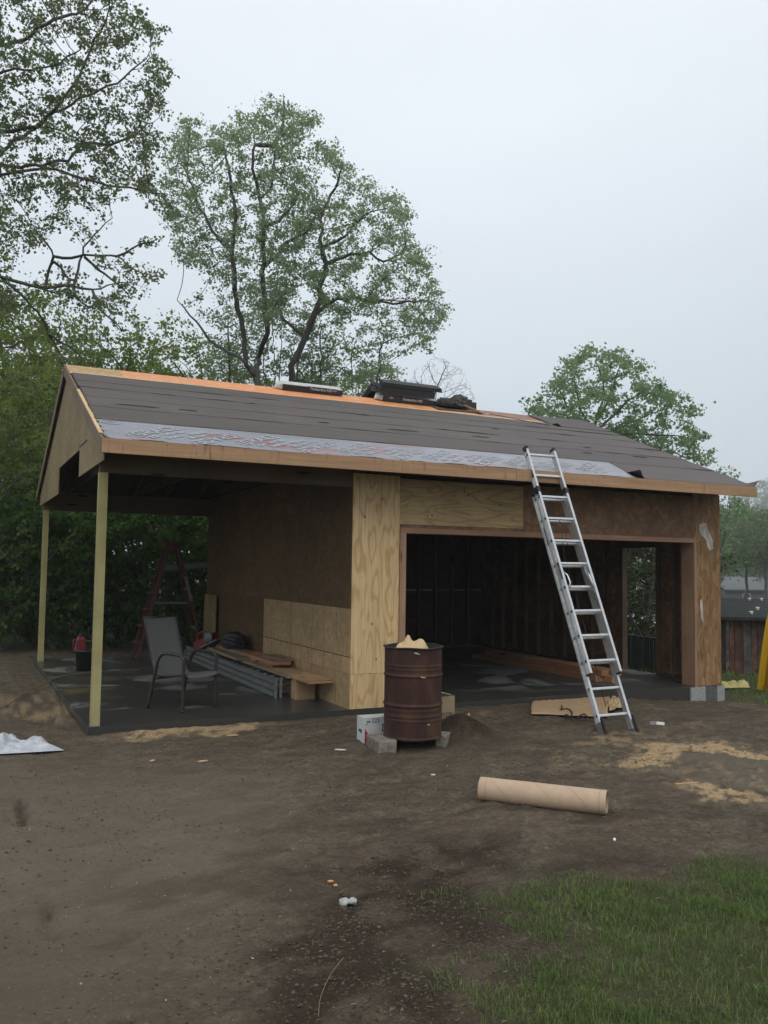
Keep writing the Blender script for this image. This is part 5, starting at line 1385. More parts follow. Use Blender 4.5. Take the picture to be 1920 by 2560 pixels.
# ------------------------------------------------------------------ trees, grown towards points spread through each crown
def in_poly(px, py, poly):
    ins = np.zeros(px.shape, bool); n = len(poly)
    for i in range(n):
        ax, ay = poly[i]; bx_, by_ = poly[(i + 1) % n]
        ins ^= ((ay > py) != (by_ > py)) & (px < (bx_ - ax) * (py - ay) / (by_ - ay + 1e-12) + ax)
    return ins
def crown_points(poly, d0, thick, n, g):
    """points through a crown that has this outline at d0 metres and this thickness"""
    P = np.array(poly, float); lo, hi = P.min(0), P.max(0); out = []
    while len(out) < n:
        u = g.uniform(lo[0], hi[0], n); v = g.uniform(lo[1], hi[1], n)
        k = in_poly(u, v, poly)
        for a, b in zip(u[k], v[k]):
            out.append(at(a, b, d0 + thick * g.uniform(-0.5, 0.5) * g.uniform(0.3, 1.0)))
    return np.array(out[:n])
def colonize(seeds, A, step, infl, kill, iters, g):
    pos = []; par = []; flo = []
    for k, poly in enumerate(seeds):
        poly = np.array([np.asarray(p, float) for p in poly])
        if pos:
            pa_ = np.array(pos); j = int(np.argmin(((pa_ - poly[0]) ** 2).sum(1)))
            prev = j; start = pa_[j]
        else:
            pos.append(poly[0]); par.append(-1); prev = 0; start = poly[0]; flo.append(1.0)
        ps_ = poly[0 if len(pos) > 1 and k else 1:]
        for ip, p in enumerate(ps_):
            dv = p - start; L_ = np.linalg.norm(dv)
            m = max(1, int(round(L_ / step)))
            for i in range(1, m + 1):
                q = start + dv * i / m + (g.normal(0, step * 0.10, 3) if i < m else 0)
                pos.append(q); par.append(prev); prev = len(pos) - 1; flo.append(1 - (ip + i / m) / len(ps_))
            start = p
    pos = [np.asarray(p) for p in pos]
    N = np.array(pos)
    d2 = ((A[:, None, :] - N[None, :, :]) ** 2).sum(2)
    near = d2.argmin(1); nd = d2.min(1)
    alive = nd > kill * kill
    for it in range(iters):
        act = alive & (nd < infl * infl)
        if not act.any():
            if not alive.any(): break
            act = alive & (nd <= nd[alive].min() * 1.3)
        idx = near[act]; dv = A[act] - N[idx]; dv /= np.linalg.norm(dv, axis=1)[:, None] + 1e-9
        uq, inv = np.unique(idx, return_inverse=True)
        S = np.zeros((len(uq), 3)); np.add.at(S, inv, dv)
        S += g.normal(0, 0.25, S.shape); S[:, 2] += 0.05
        S /= np.linalg.norm(S, axis=1)[:, None] + 1e-9
        new = N[uq] + S * step
        b = len(N); N = np.concatenate([N, new]); par += [int(k) for k in uq]
        aa = np.where(alive)[0]
        dd = ((A[aa][:, None, :] - new[None, :, :]) ** 2).sum(2)
        mn = dd.min(1); am = dd.argmin(1); better = mn < nd[aa]
        near[aa[better]] = b + am[better]; nd[aa[better]] = mn[better]
        alive &= nd > kill * kill
    return N, np.array(par), np.array(flo + [0.0] * (len(N) - len(flo)))
def radii(N, par, tip, ex=2.08, rmax=None):
    acc = np.zeros(len(N)); r_ = np.zeros(len(N)); tips = np.zeros(len(N))
    for i in range(len(N) - 1, -1, -1):
        r_[i] = max(tip, acc[i] ** (1 / ex)) if acc[i] > 0 else tip
        if acc[i] == 0: tips[i] = 1
        if par[i] >= 0: acc[par[i]] += r_[i] ** ex; tips[par[i]] += tips[i]
    if rmax: r_ = np.minimum(r_, rmax * (0.35 + 0.65 * r_ / r_.max()))
    return r_, tips
def order(N, par):
    return N, par                                     # parents always precede children
def limb_mesh(name, N, par, rad, kids=None):
    n = len(N); ch = [[] for _ in range(n)]
    for i in range(n):
        if par[i] >= 0: ch[par[i]].append(i)
    V = []; F = []
    def ring(p, d, r_, k, up):
        up = up - d * np.dot(up, d); l_ = np.linalg.norm(up)
        if l_ < 1e-4: up = np.cross(d, [0.3, 0.9, 0.2]); l_ = np.linalg.norm(up)
        up = up / l_; w2 = np.cross(d, up); b = len(V)
        for a in range(k):
            t = 2 * math.pi * a / k; V.append(p + (up * math.cos(t) + w2 * math.sin(t)) * r_)
        return b, up
    stack = [(0, None)]
    while stack:
        s_, frm = stack.pop()
        chain = [s_] if frm is None else [frm, s_]
        while ch[chain[-1]]:
            c = max(ch[chain[-1]], key=lambda i: rad[i])
            for o in ch[chain[-1]]:
                if o != c: stack.append((o, chain[-1]))
            chain.append(c)
        if len(chain) < 2: continue
        k = 7 if rad[chain[min(1, len(chain) - 1)]] > 0.05 else (5 if rad[chain[1]] > 0.02 else 3)
        up = np.array([0.31, 0.17, 0.93]); prev = None
        for j, i in enumerate(chain):
            d = N[chain[min(j + 1, len(chain) - 1)]] - N[chain[max(j - 1, 0)]]
            d = d / (np.linalg.norm(d) + 1e-9)
            r_ = rad[i] if not (j == 0 and frm is not None) else rad[chain[1]]
            b, up = ring(N[i], d, r_, k, up)
            if prev is not None:
                for a in range(k): F.append((prev + a, prev + (a + 1) % k, b + (a + 1) % k, b + a))
            prev = b
    return np_mesh(name, np.array(V), np.array(F), None, True)
def leaf_mesh(name, P, per, spread, size, g, droop=0.25, base_tint=None):
    n = len(P) * per
    big = np.repeat(g.uniform(0.55, 1.35, (len(P), 1)), per, 0)
    C = np.repeat(P, per, 0) + g.normal(0, spread, (n, 3)) * np.array([1, 1, 0.55]) * big
    t = g.normal(0, 1, (n, 3)); t[:, 2] -= droop; t /= np.linalg.norm(t, axis=1)[:, None]
    up = g.normal(0, 0.75, (n, 3)); up[:, 2] += 0.8
    s_ = np.cross(t, up); s_ /= np.linalg.norm(s_, axis=1)[:, None] + 1e-9
    nn = np.cross(s_, t)
    L_ = size * g.uniform(0.6, 1.25, (n, 1)); w2 = L_ * g.uniform(0.34, 0.5, (n, 1))
    V = np.stack([C, C + t * L_ * 0.45 + s_ * w2 + nn * L_ * 0.16, C + t * L_, C + t * L_ * 0.45 - s_ * w2 + nn * L_ * 0.16], 1).reshape(-1, 3)
    F = np.arange(n * 4).reshape(-1, 4)
    bt = g.uniform(0, 1, len(P)) if base_tint is None else base_tint
    tint = np.clip(np.repeat(bt, per) * 0.6 + g.uniform(0, 0.4, n), 0, 1)
    return np_mesh(name, V, F, np.repeat(tint, 4))
def tree(name, label, seeds, A, leafmat, bark, step=0.22, infl=1.6, kill=0.42, tip=0.006, per=9, spread=0.10, size=0.09, maxtips=2, seed=1, group=None, cat='tree', rmax=None, leaf_keep=None, iters=160, floor=0.0):
    g = np.random.default_rng(seed)
    N, par, flo = colonize(seeds, A, step, infl, kill, iters, g)
    rad, tips = radii(N, par, tip, rmax=rmax)
    if floor: rad = np.maximum(rad, np.where(flo > 0, floor * (0.25 + 0.75 * flo), 0))
    base = N[0].copy()
    o = empty(name, base, label, cat, group)
    link('trunk', limb_mesh('trunk', N - base, par, rad), bark, o)
    if leafmat is not None:
        k = tips <= maxtips
        if leaf_keep is not None: k &= leaf_keep(N, g)
        k &= g.uniform(0, 1, len(N)) > 0.15
        P = (N - base)[k]
        P = P + g.normal(0, spread * 0.7, P.shape)
        bt = np.clip(0.5 + 1.6 * (fbm(N[k][:, 0] + 0.7 * N[k][:, 2], N[k][:, 1] * 0.6 + N[k][:, 2], 0.7, 3, seed) - 0.5) + g.normal(0, 0.12, len(P)), 0, 1)
        link('crown', leaf_mesh('crown', P, per, spread, size, g, base_tint=bt), leafmat, o)
    return o
def zc(x, y): return (380 + x / 2.074, 220 + y / 2.074)
def zr_(x, y): return (1280 + x / 2.592, 820 + y / 2.592)
def limb(pix, d, g, wander=0.5, conv=None):
    out = []; dd = d
    for k, (x, y) in enumerate(pix):
        u, v = conv(x, y) if conv else (x, y)
        if k: dd += g.normal(0, wander)
        out.append(at(u, v, dd))
    return out
g_ = np.random.default_rng(3)
# two maples close behind the garage
DC = 19.6
def foot(u, d): 
    p = at(u, 1400, d); return np.array([p[0], p[1], float(ground_z(p[0], p[1], False)) - 0.1])
s1 = [[foot(650, DC)] + [at(*zc(555, 1560), DC)] + limb([(540, 1500), (550, 1400), (600, 1270), (585, 1120), (570, 950), (580, 720), (560, 580), (620, 510), (640, 300)], DC, g_, 0.25, zc),
      limb([(540, 1500), (480, 1420), (300, 1310), (230, 1210), (130, 1100)], DC, g_, 0.35, zc),
      limb([(490, 1440), (470, 1250), (440, 1100), (430, 1000), (415, 850), (310, 740), (230, 580), (170, 420)], DC, g_, 0.3, zc),
      limb([(415, 850), (430, 620), (400, 440), (370, 280)], DC, g_, 0.4, zc),
      limb([(605, 1180), (690, 1060), (700, 960)], DC, g_, 0.4, zc), limb([(580, 720), (660, 690), (720, 620), (740, 480)], DC, g_, 0.5, zc),
      limb([(590, 920), (700, 800), (800, 750), (860, 640)], DC, g_, 0.5, zc), limb([(560, 580), (520, 420), (530, 240)], DC, g_, 0.5, zc), limb([(640, 300), (680, 180), (680, 30)], DC, g_, 0.3, zc)]
OUT1 = [zc(*p) for p in [(40, 480), (60, 340), (110, 300), (140, 150), (220, 110), (300, 220), (420, 150), (500, 110), (560, 70), (640, 130), (680, 5), (720, 120), (860, 110), (840, 220), (800, 420), (820, 700), (760, 1000), (700, 1150), (560, 1180), (420, 1040), (330, 1080), (250, 960), (120, 880), (80, 690)]]
A1 = np.concatenate([crown_points(OUT1, DC, 5.2, 1900, g_)])
tree('maple_tree', 'tall spreading maple with open crown straight behind the garage ridge', s1, A1, MT['leaf_centre'], MT['bark'], 0.20, 1.5, 0.31, 0.0055, 28, 0.09, 0.066, 2, 11, 'tall maples behind the garage', floor=0.06)
s2 = [[foot(728, DC + .6)] + limb([(725, 1560), (720, 1440), (800, 1280), (860, 1130), (880, 1000), (905, 910), (880, 830), (870, 680), (850, 520)], DC + .6, g_, 0.25, zc),
      limb([(905, 910), (1030, 860), (1130, 850), (1200, 900), (1300, 860)], DC + .6, g_, 0.4, zc), limb([(860, 1160), (960, 1090), (1100, 1100), (1250, 1120), (1400, 1100)], DC + .6, g_, 0.4, zc),
      limb([(880, 830), (1000, 770), (1100, 660)], DC + .6, g_, 0.4, zc), limb([(870, 680), (950, 520), (990, 400)], DC + .6, g_, 0.4, zc), limb([(800, 1290), (680, 1200), (640, 1080)], DC + .6, g_, 0.4, zc)]
OUT2 = [zc(*p) for p in [(780, 300), (840, 230), (900, 255), (970, 310), (1060, 360), (1070, 470), (1180, 510), (1330, 590), (1370, 680), (1350, 790), (1420, 790), (1470, 900), (1460, 1000), (1550, 1120), (1520, 1240), (1450, 1340), (1330, 1260), (1180, 1200), (1000, 1220), (880, 1090), (760, 1020), (720, 700)]]
A2 = crown_points(OUT2, DC + .6, 4.8, 1500, g_)
tree('maple_tree', 'leaning maple with wide right hand crown right of the taller maple', s2, A2, MT['leaf_centre'], MT['bark'], 0.20, 1.5, 0.31, 0.0055, 28, 0.09, 0.066, 2, 12, 'tall maples behind the garage', floor=0.06)
# slim stems between and beside them
def slim(u, d, top, poly, n, label, mat, seed, per=22, size=0.075, extra=(), name='young_tree', kill=0.34, spread=0.10, thick=2.2, group='young trees behind the garage'):
    b = foot(u, d)
    A = crown_points(poly, d, thick, n, np.random.default_rng(seed))
    tp = at(*top, d)
    seeds = [[b, b * 0.5 + tp * 0.5 + np.array([0.1, 0, 0]), tp]] + [[b + (tp - b) * 0.3, at(*e_, d)] for e_ in extra]
    return tree(name, label, seeds, A, mat, MT['bark'], 0.2, 1.5, kill, 0.005, per, spread, size, 2, seed, group)
slim(860, 22, (955, 860), [(850, 880), (900, 820), (1000, 780), (1090, 800), (1100, 870), (1000, 900), (960, 960), (860, 960)], 420, 'slim forked tree right of the leaning maple, above the shingle bundles', MT['leaf_centre'], 21, extra=((880, 850), (900, 900)))
slim(690, 23, (700, 760), [(600, 830), (650, 720), (760, 720), (830, 860), (800, 960), (620, 960)], 800, 'young tree with thin upright stems between the two maple trunks', MT['leaf_centre'], 22, extra=((650, 780), (760, 800), (680, 700)))
slim(790, 23, (800, 800), [(720, 900), (740, 760), (820, 720), (880, 800), (880, 980), (720, 980)], 650, 'young leafy tree between the leaning maple and the forked tree', MT['leaf_centre'], 24)
slim(580, 22.5, (570, 800), [(500, 940), (510, 800), (570, 740), (640, 800), (640, 960), (520, 960)], 600, 'young leafy tree left of the tall maple trunk', MT['leaf_centre'], 25)
slim(930, 26, (930, 905), [(860, 1000), (880, 920), (930, 890), (1000, 920), (1030, 1000), (960, 1040), (860, 1040)], 520, 'dense bushy tree just behind the loose black shingles', MT['leaf_centre'], 23, 26, 0.095, thick=3.5)
# bare tree
b = foot(1085, 30)
A = crown_points([(1010, 990), (1030, 920), (1090, 880), (1160, 920), (1195, 1000), (1180, 1040), (1040, 1050)], 30, 3.0, 1100, g_)
tree('bare_tree', 'leafless twiggy tree behind the tools on the ridge', [[b, at(1080, 1060, 30), at(1085, 990, 30)]], A, None, MT['bark_far'], 0.2, 1.6, 0.22, 0.0042, 0, 0, 0, 2, 31)
# green tree right of the ridge
DR = 22
s3 = [[foot(1495, DR), at(*zr_(530, 640), DR), at(*zr_(640, 430), DR), at(*zr_(700, 250), DR)]] + [limb(p, DR, g_, 0.5, zr_) for p in
     [[(500, 640), (430, 470), (400, 330), (420, 200)], [(540, 640), (600, 440), (560, 250)], [(560, 660), (720, 500), (830, 420), (900, 370)], [(560, 680), (800, 600), (1000, 520)], [(480, 620), (350, 500), (290, 350)], [(480, 640), (330, 560), (130, 510)], [(600, 700), (850, 690), (1100, 700)], [(700, 750), (1000, 800), (1200, 850)]]]
OUT3 = [zr_(*p) for p in [(45, 500), (120, 460), (190, 420), (150, 375), (200, 360), (180, 265), (270, 280), (320, 180), (430, 130), (470, 75), (560, 95), (640, 130), (790, 150), (800, 220), (845, 235), (850, 310), (960, 345), (1100, 390), (1185, 460), (1170, 540), (1250, 640), (1280, 720), (1240, 790), (1300, 860), (1230, 890), (1000, 850), (700, 760), (480, 720), (330, 640), (80, 570)]]
A3 = crown_points(OUT3, DR, 5.0, 1700, g_)
tree('green_tree', 'fresh green spreading tree beyond the right slope of the roof', s3, A3, MT['leaf_right'], MT['bark'], 0.21, 1.5, 0.42, 0.0055, 26, 0.10, 0.088, 2, 13, floor=0.045)
# big tree whose limbs come in from the left
DL = 13.0
zl = lambda x, y: (x / 2.458, y / 2.458)
tb_ = at(-330, 1400, DL + 1); tb_[2] = float(ground_z(tb_[0], tb_[1], False)) - 0.1
s4 = [[tb_, at(-320, 900, DL + 1), at(-290, 500, DL + 1), at(-200, 150, DL + 1), at(-100, -200, DL + .5)]] + [limb(p, DL + .6, g_, 0.22, zl) for p in [
    [(-700, 1500), (-300, 1180), (0, 950), (60, 880), (190, 800), (330, 690), (540, 590), (760, 480), (900, 360)],
    [(-650, 1400), (-200, 1130), (0, 1075), (150, 1050), (280, 1035), (440, 1075), (660, 1140), (840, 1160), (1020, 1200)],
    [(0, 1010), (130, 1030), (300, 1000), (420, 990), (500, 880), (680, 890), (830, 830), (980, 720)],
    [(-600, 1000), (-100, 860), (0, 810), (200, 780), (330, 790), (520, 870)], [(-500, 700), (-100, 500), (60, 430), (200, 430), (330, 400), (500, 300)],
    [(-400, 300), (0, 280), (140, 250), (330, 120), (520, 60)], [(200, 800), (350, 660), (470, 500), (560, 300), (640, 150)],
    [(-800, 1900), (-300, 1640), (0, 1700), (100, 1730), (270, 1780), (420, 1800), (560, 1890)],
    [(280, 1770), (300, 1660), (330, 1580), (290, 1500), (240, 1440)], [(330, 1575), (440, 1585), (520, 1565), (720, 1575), (830, 1660), (940, 1700), (1010, 1690)],
    [(450, 1760), (480, 1660), (510, 1560), (580, 1440), (690, 1340)], [(335, 1610), (400, 1690), (450, 1775), (480, 1800)], [(450, 1760), (570, 1780), (700, 1745), (830, 1740)], [(570, 1790), (590, 1870), (680, 1960), (760, 2040)],
    [(720, 1575), (860, 1500), (970, 1470)], [(520, 1580), (640, 1680), (740, 1760), (800, 1830)],
    [(0, 1700), (60, 1750), (160, 1840), (260, 1960), (300, 2060), (350, 2140), (400, 2230)], [(300, 2060), (430, 2130), (520, 2230)]]]
OUT4 = [(-230, -160), (320, -160), (335, 10), (380, 60), (440, 75), (400, 120), (405, 180), (450, 190), (400, 240), (440, 270), (400, 300), (415, 350), (385, 400), (420, 470), (420, 545), (380, 500), (300, 500), (270, 545), (200, 535), (130, 570), (90, 630), (0, 650), (-230, 720)]
A4 = np.concatenate([crown_points(OUT4, DL + .6, 3.6, 3000, g_), crown_points([(-60, 660), (60, 690), (60, 790), (-60, 830)], DL + .6, 2.0, 60, g_), crown_points([(150, 700), (390, 620), (400, 720), (330, 790), (170, 800)], DL + .6, 2.2, 60, g_)])
low = at(200, 560, DL)[2]
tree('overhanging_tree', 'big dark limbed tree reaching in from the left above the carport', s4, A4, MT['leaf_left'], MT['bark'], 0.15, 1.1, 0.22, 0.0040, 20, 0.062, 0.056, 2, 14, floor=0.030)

# generic trees: an ellipsoid crown on a short trunk
def round_tree(name, label, base, h, rad_, mat, seed, n=420, per=10, size=0.16, spread=0.15, group=None, low=0.25, kill=0.5, bark='bark', step=0.3, cat='tree', squash=1.0, tip=0.007):
    g = np.random.default_rng(seed)
    c = np.array([base[0], base[1], base[2] + h * (0.5 + low / 2)]); hz = h * (1 - low) / 2
    d = g.normal(0, 1, (n, 3)); d /= np.linalg.norm(d, axis=1)[:, None]
    rr = g.uniform(0.25, 1, (n, 1)) ** 0.5
    lump = 0.78 + 0.45 * fbm(d[:, 0] * 2 + 5, d[:, 1] * 2 + d[:, 2] * 1.5, 1.3, 2, seed)[:, None]
    A = c + d * rr * lump * np.array([rad_, rad_ * squash, hz])
    trunk = [np.array(base, float), np.array([base[0] + g.normal(0, .1), base[1] + g.normal(0, .1), base[2] + h * (low + 0.06)]), np.array([base[0] + g.normal(0, .3), base[1] + g.normal(0, .3), base[2] + h * 0.75])]
    seeds = [trunk]
    for k in range(3):
        a = g.uniform(0, 6.28); seeds.append([trunk[1], trunk[1] + np.array([math.cos(a) * rad_ * .5, math.sin(a) * rad_ * .5, h * 0.3])])
    return tree(name, label, seeds, A, mat, MT[bark], step, 2.2, kill, tip, per, spread, size, 2, seed, group, cat)
def spot(u, d, dz=-0.05):
    p = at(u, 1400, d); return np.array([p[0], p[1], float(ground_z(p[0], p[1], False)) + dz])
# the yellow green row behind the carport, each its own
for i, (u, d, h, r_, lab) in enumerate((
        (-120, 20.5, 9.6, 2.6, 'yellow green tree at the left border behind the carport gable'), (60, 23.5, 9.2, 2.3, 'yellow green tree left of the gable peak'),
        (250, 24.5, 9.3, 2.3, 'yellow green tree rising just behind the gable peak'), (430, 25.5, 9.2, 2.2, 'yellow green tree behind the orange ridge boards left of the maple'),
        (560, 28, 9.0, 2.2, 'yellow green tree farthest back beside the tall maple trunk'), (160, 29, 9.8, 2.8, 'taller yellow green tree far behind the gable peak'), (-20, 27, 9.6, 2.8, 'yellow green tree far back at the left border'), (360, 31, 9.4, 2.8, 'yellow green tree far behind the left ridge end'), (800, 31, 9.3, 2.0, 'small yellow green tree seen low between maple trunks'))):
    round_tree('background_tree', lab, spot(u, d), h, r_, MT['leaf_yellow'], 100 + i, 1300, 26, 0.105, 0.14, 'yellow green trees behind the carport', 0.18, 0.42)
for i, (u, d, h, r_, lab) in enumerate(((-60, 17.5, 6.0, 1.7, 'dark green tree left of the back carport post'), (70, 19, 6.4, 1.7, 'dark green tree behind the back carport post'), (-10, 21.5, 7.0, 2.0, 'dark green tree in the second row at the left border'), (120, 22, 6.6, 2.0, 'dark green tree in the second row behind the gable'))):
    round_tree('background_tree', lab, spot(u, d), h, r_, MT['leaf_yellow'], 120 + i, 1200, 26, 0.090, 0.12, 'dark trees at the left corner', 0.05, 0.36)
# hedge of shrubs seen through the carport
for i, (u, d, h, r_, lab) in enumerate(((20, 17.2, 3.6, 1.25, 'dark leafy shrub at the left end of the hedge'), (150, 17.6, 3.7, 1.25, 'dark leafy shrub right of the back carport post'), (255, 18.0, 3.6, 1.2, 'dark leafy shrub behind the front carport post'),
        (350, 18.0, 3.8, 1.25, 'dark leafy shrub behind the red stepladder'), (450, 18.2, 3.7, 1.25, 'dark leafy shrub between stepladder and side wall'), (560, 18.6, 3.7, 1.3, 'dark leafy shrub mostly hidden by the side wall'),
        (90, 19.2, 4.0, 1.4, 'taller shrub behind the left end of the hedge'), (300, 19.6, 4.1, 1.4, 'taller shrub in the second row behind the stepladder'), (500, 19.8, 4.0, 1.4, 'taller shrub in the second row near the side wall'))):
    round_tree('hedge_shrub', lab, spot(u, d), h, r_, MT['leaf_hedge'], 140 + i, 800, 26, 0.10, 0.12, 'hedge shrubs behind the carport', 0.0, 0.30, cat='shrub', step=0.22)

# ------------------------------------------------------------------ the right hand side: fences, slide, neighbours, hillside
FN = empty('slatted_fence', (10.55, 1.2, 0), 'dark green slatted chain link fence beyond the garage side door', 'fence')
zg = lambda x, y: float(ground_z(x, y, False))
for y in np.arange(1.6, 9.7, 2.0): MB().tube([(0.05, y - 1.2, zg(10.55, y) - 0.1), (0.05, y - 1.2, 0.46)], 0.028, 8).build('fence_post', MT['black'], FN)
MB().tube([(0, 0.35, 0.42), (0, 8.0, 0.42)], 0.02, 8).build('top_rail', MT['black'], FN)
mb = MB(); random.seed(9)
for y in np.arange(0.38, 8.0, 0.05):
    if random.random() < 0.05: continue
    a = random.uniform(-.25, .25); z0 = zg(10.55, 1.2 + y) + 0.02
    mb.box((-0.004 + a * .02, y, z0), (0.006 + a * .02, y + 0.042 + random.uniform(-.008, .005), 0.40 + random.uniform(-.01, .02)))
o = mb.build('slat', m_plain('dark green slats', (0.012, 0.022, 0.018), 0.6, bump=0), FN); o['kind'] = 'stuff'
for i, (u, d, h, r_, lab) in enumerate(((1580, 22, 5.2, 1.6, 'dark tree behind the reddish one past the side door'), (1655, 24, 5.6, 1.7, 'dark tree behind the right side of the door opening'), (1605, 18.5, 4.4, 1.5, 'reddish leaved tree seen through the side door opening'), (1540, 21, 4.6, 1.8, 'dark tree behind the slatted fence hidden by the garage'))):
    round_tree('yard_tree', lab, spot(u, d), h, r_, MT['leaf_hedge'] if i != 2 else m_leaf('purple brown leaves', (0.035, 0.028, 0.02), (0.055, 0.045, 0.028), (0.07, 0.075, 0.03)), 170 + i, 800, 26, 0.09, 0.15, 'trees beyond the side door', 0.02, 0.36)

SL0 = gp(1925, 1737); SL0[2] = zg(SL0[0], SL0[1])
SLD = empty('yellow_slide', SL0, 'bright yellow plastic playground slide at the right border', 'slide')
aa = Vector((_r[0], _r[1], 0)); bb = Vector((math.sin(YAW), math.cos(YAW), 0))
def sp(a, b, z): return aa * a + bb * b + Vector((0, 0, z))
prof_s = [(0.0, 0.02), (0.045, 0.35), (0.10, 0.75), (0.17, 1.15), (0.30, 1.55), (0.50, 1.80), (0.75, 1.86), (1.05, 1.88)]
for off in (0.0, 0.46):
    mb = MB(); V = []; F = []
    for a, z in prof_s:
        V += [sp(a, off, z), sp(a + 0.17, off, z - 0.03), sp(a + 0.17, off + 0.03, z - 0.03), sp(a, off + 0.03, z)]
    for i in range(len(prof_s) - 1):
        for k in range(4): F.append((4 * i + k, 4 * i + (k + 1) % 4, 4 * i + 4 + (k + 1) % 4, 4 * i + 4 + k))
    F += [(3, 2, 1, 0), tuple(len(prof_s) * 4 - 4 + k for k in range(4))]
    mb.add(V, F, False).build('slide_wall', MT['yellow'], SLD)
mb = MB(); V = []; F = []
for a, z in prof_s: V += [sp(a + 0.10, 0.031, z - 0.01), sp(a + 0.10, 0.459, z - 0.01), sp(a + 0.13, 0.459, z - 0.02), sp(a + 0.13, 0.031, z - 0.02)]
for i in range(len(prof_s) - 1):
    for k in range(4): F.append((4 * i + k, 4 * i + (k + 1) % 4, 4 * i + 4 + (k + 1) % 4, 4 * i + 4 + k))
mb.add(V, F, True).build('slide_bed', MT['yellow'], SLD)
for b in (0.05, 0.45): MB().tube([sp(1.0, b, 1.86), sp(1.05, b, 0.0)], 0.03, 8).build('slide_leg', MT['galv'], SLD)
qy = [gp(1798, 1712), gp(1862, 1708), gp(1876, 1722), gp(1806, 1724)]
def yp(u, v):
    p = qy[0] * (1 - u) * (1 - v) + qy[1] * u * (1 - v) + qy[2] * u * v + qy[3] * (1 - u) * v
    return Vector((p[0], p[1], zg(p[0], p[1]) + 0.02 + 0.34 * abs(float(fbm(u * 1.4, v * 0.8, 1.9, 2, 19)) - 0.35) * math.sin(math.pi * min(1, v + .15))))
crumple('yellow_tarp', 20, yp, MT['tarp_yellow'], 'crumpled faded yellow tarp on the grass right of the garage corner', 'tarp', True, th=0.003)
# neighbour's shed with board wall and dark roof
sh = empty('neighbor_shed', (0, 0, 0), 'low brown board shed with dark felt roof beyond the right corner', 'shed')
def spt(u, d, z): p = at(u, 1478, d); return Vector((p[0], p[1], z))
cols = [(0.070, 0.040, 0.028), (0.035, 0.025, 0.02), (0.10, 0.085, 0.07), (0.115, 0.058, 0.035), (0.10, 0.05, 0.03), (0.085, 0.08, 0.072), (0.10, 0.06, 0.04)]
bm_ = [m_osb('weathered shed board %s' % w_, [tuple(a * 0.6 for a in c), c, tuple(a * 1.6 for a in c)], 0.5, 0.8) for w_, c in zip('abcdefg', cols)]
ws = [(1690, 1770), (1771, 1812), (1813, 1822), (1823, 1834), (1835, 1856), (1857, 1877), (1878, 1891), (1892, 1925), (1926, 1965), (1966, 2030), (2031, 2120)]
for k, (u0, u1) in enumerate(ws):
    a, b = spt(u0, 17.5, 0), spt(u1, 17.5, 0); zt = 0.73 + random.uniform(-.015, .01)
    dpt = bb * 0.03
    MB().hexa([a + Vector((0, 0, -1.3)), b + Vector((0, 0, -1.3)), b + dpt + Vector((0, 0, -1.3)), a + dpt + Vector((0, 0, -1.3)), a + Vector((0, 0, zt)), b + Vector((0, 0, zt)), b + dpt + Vector((0, 0, zt)), a + dpt + Vector((0, 0, zt))]).build('board', bm_[k % 7], sh)
a, b, c, d = spt(1680, 17.3, 0.73), spt(2130, 17.3, 0.73), spt(2130, 23, 0.93), spt(1680, 23, 0.93); t_ = Vector((0, 0, 0.06))
MB().hexa([a, b, c, d, a + t_, b + t_, c + t_, d + t_]).build('roof', m_plain('dark flat roof', (0.040, 0.043, 0.042), 0.95, var=0.3, scale=4, spec=0.05), sh)
for u, d, z0, h in ((1873, 22.0, 0.95, 0.05), (1903, 22.0, 0.95, 0.05), (1877, 17.9, 0.80, 0.05), (1893, 19.0, 0.84, 0.05), (1945, 21, 0.92, 0.1)):
    p = spt(u, d, z0); ppe = MB().tube([p, p + Vector((0, 0, h))], 0.035, 8).build('vent_pipe', MT['galv'], sh)
    MB().tube([p + Vector((0, 0, h + .001)), p + Vector((0, 0, h + 0.035))], 0.04, 8).build('vent_cap', MT['paper_white'], ppe)
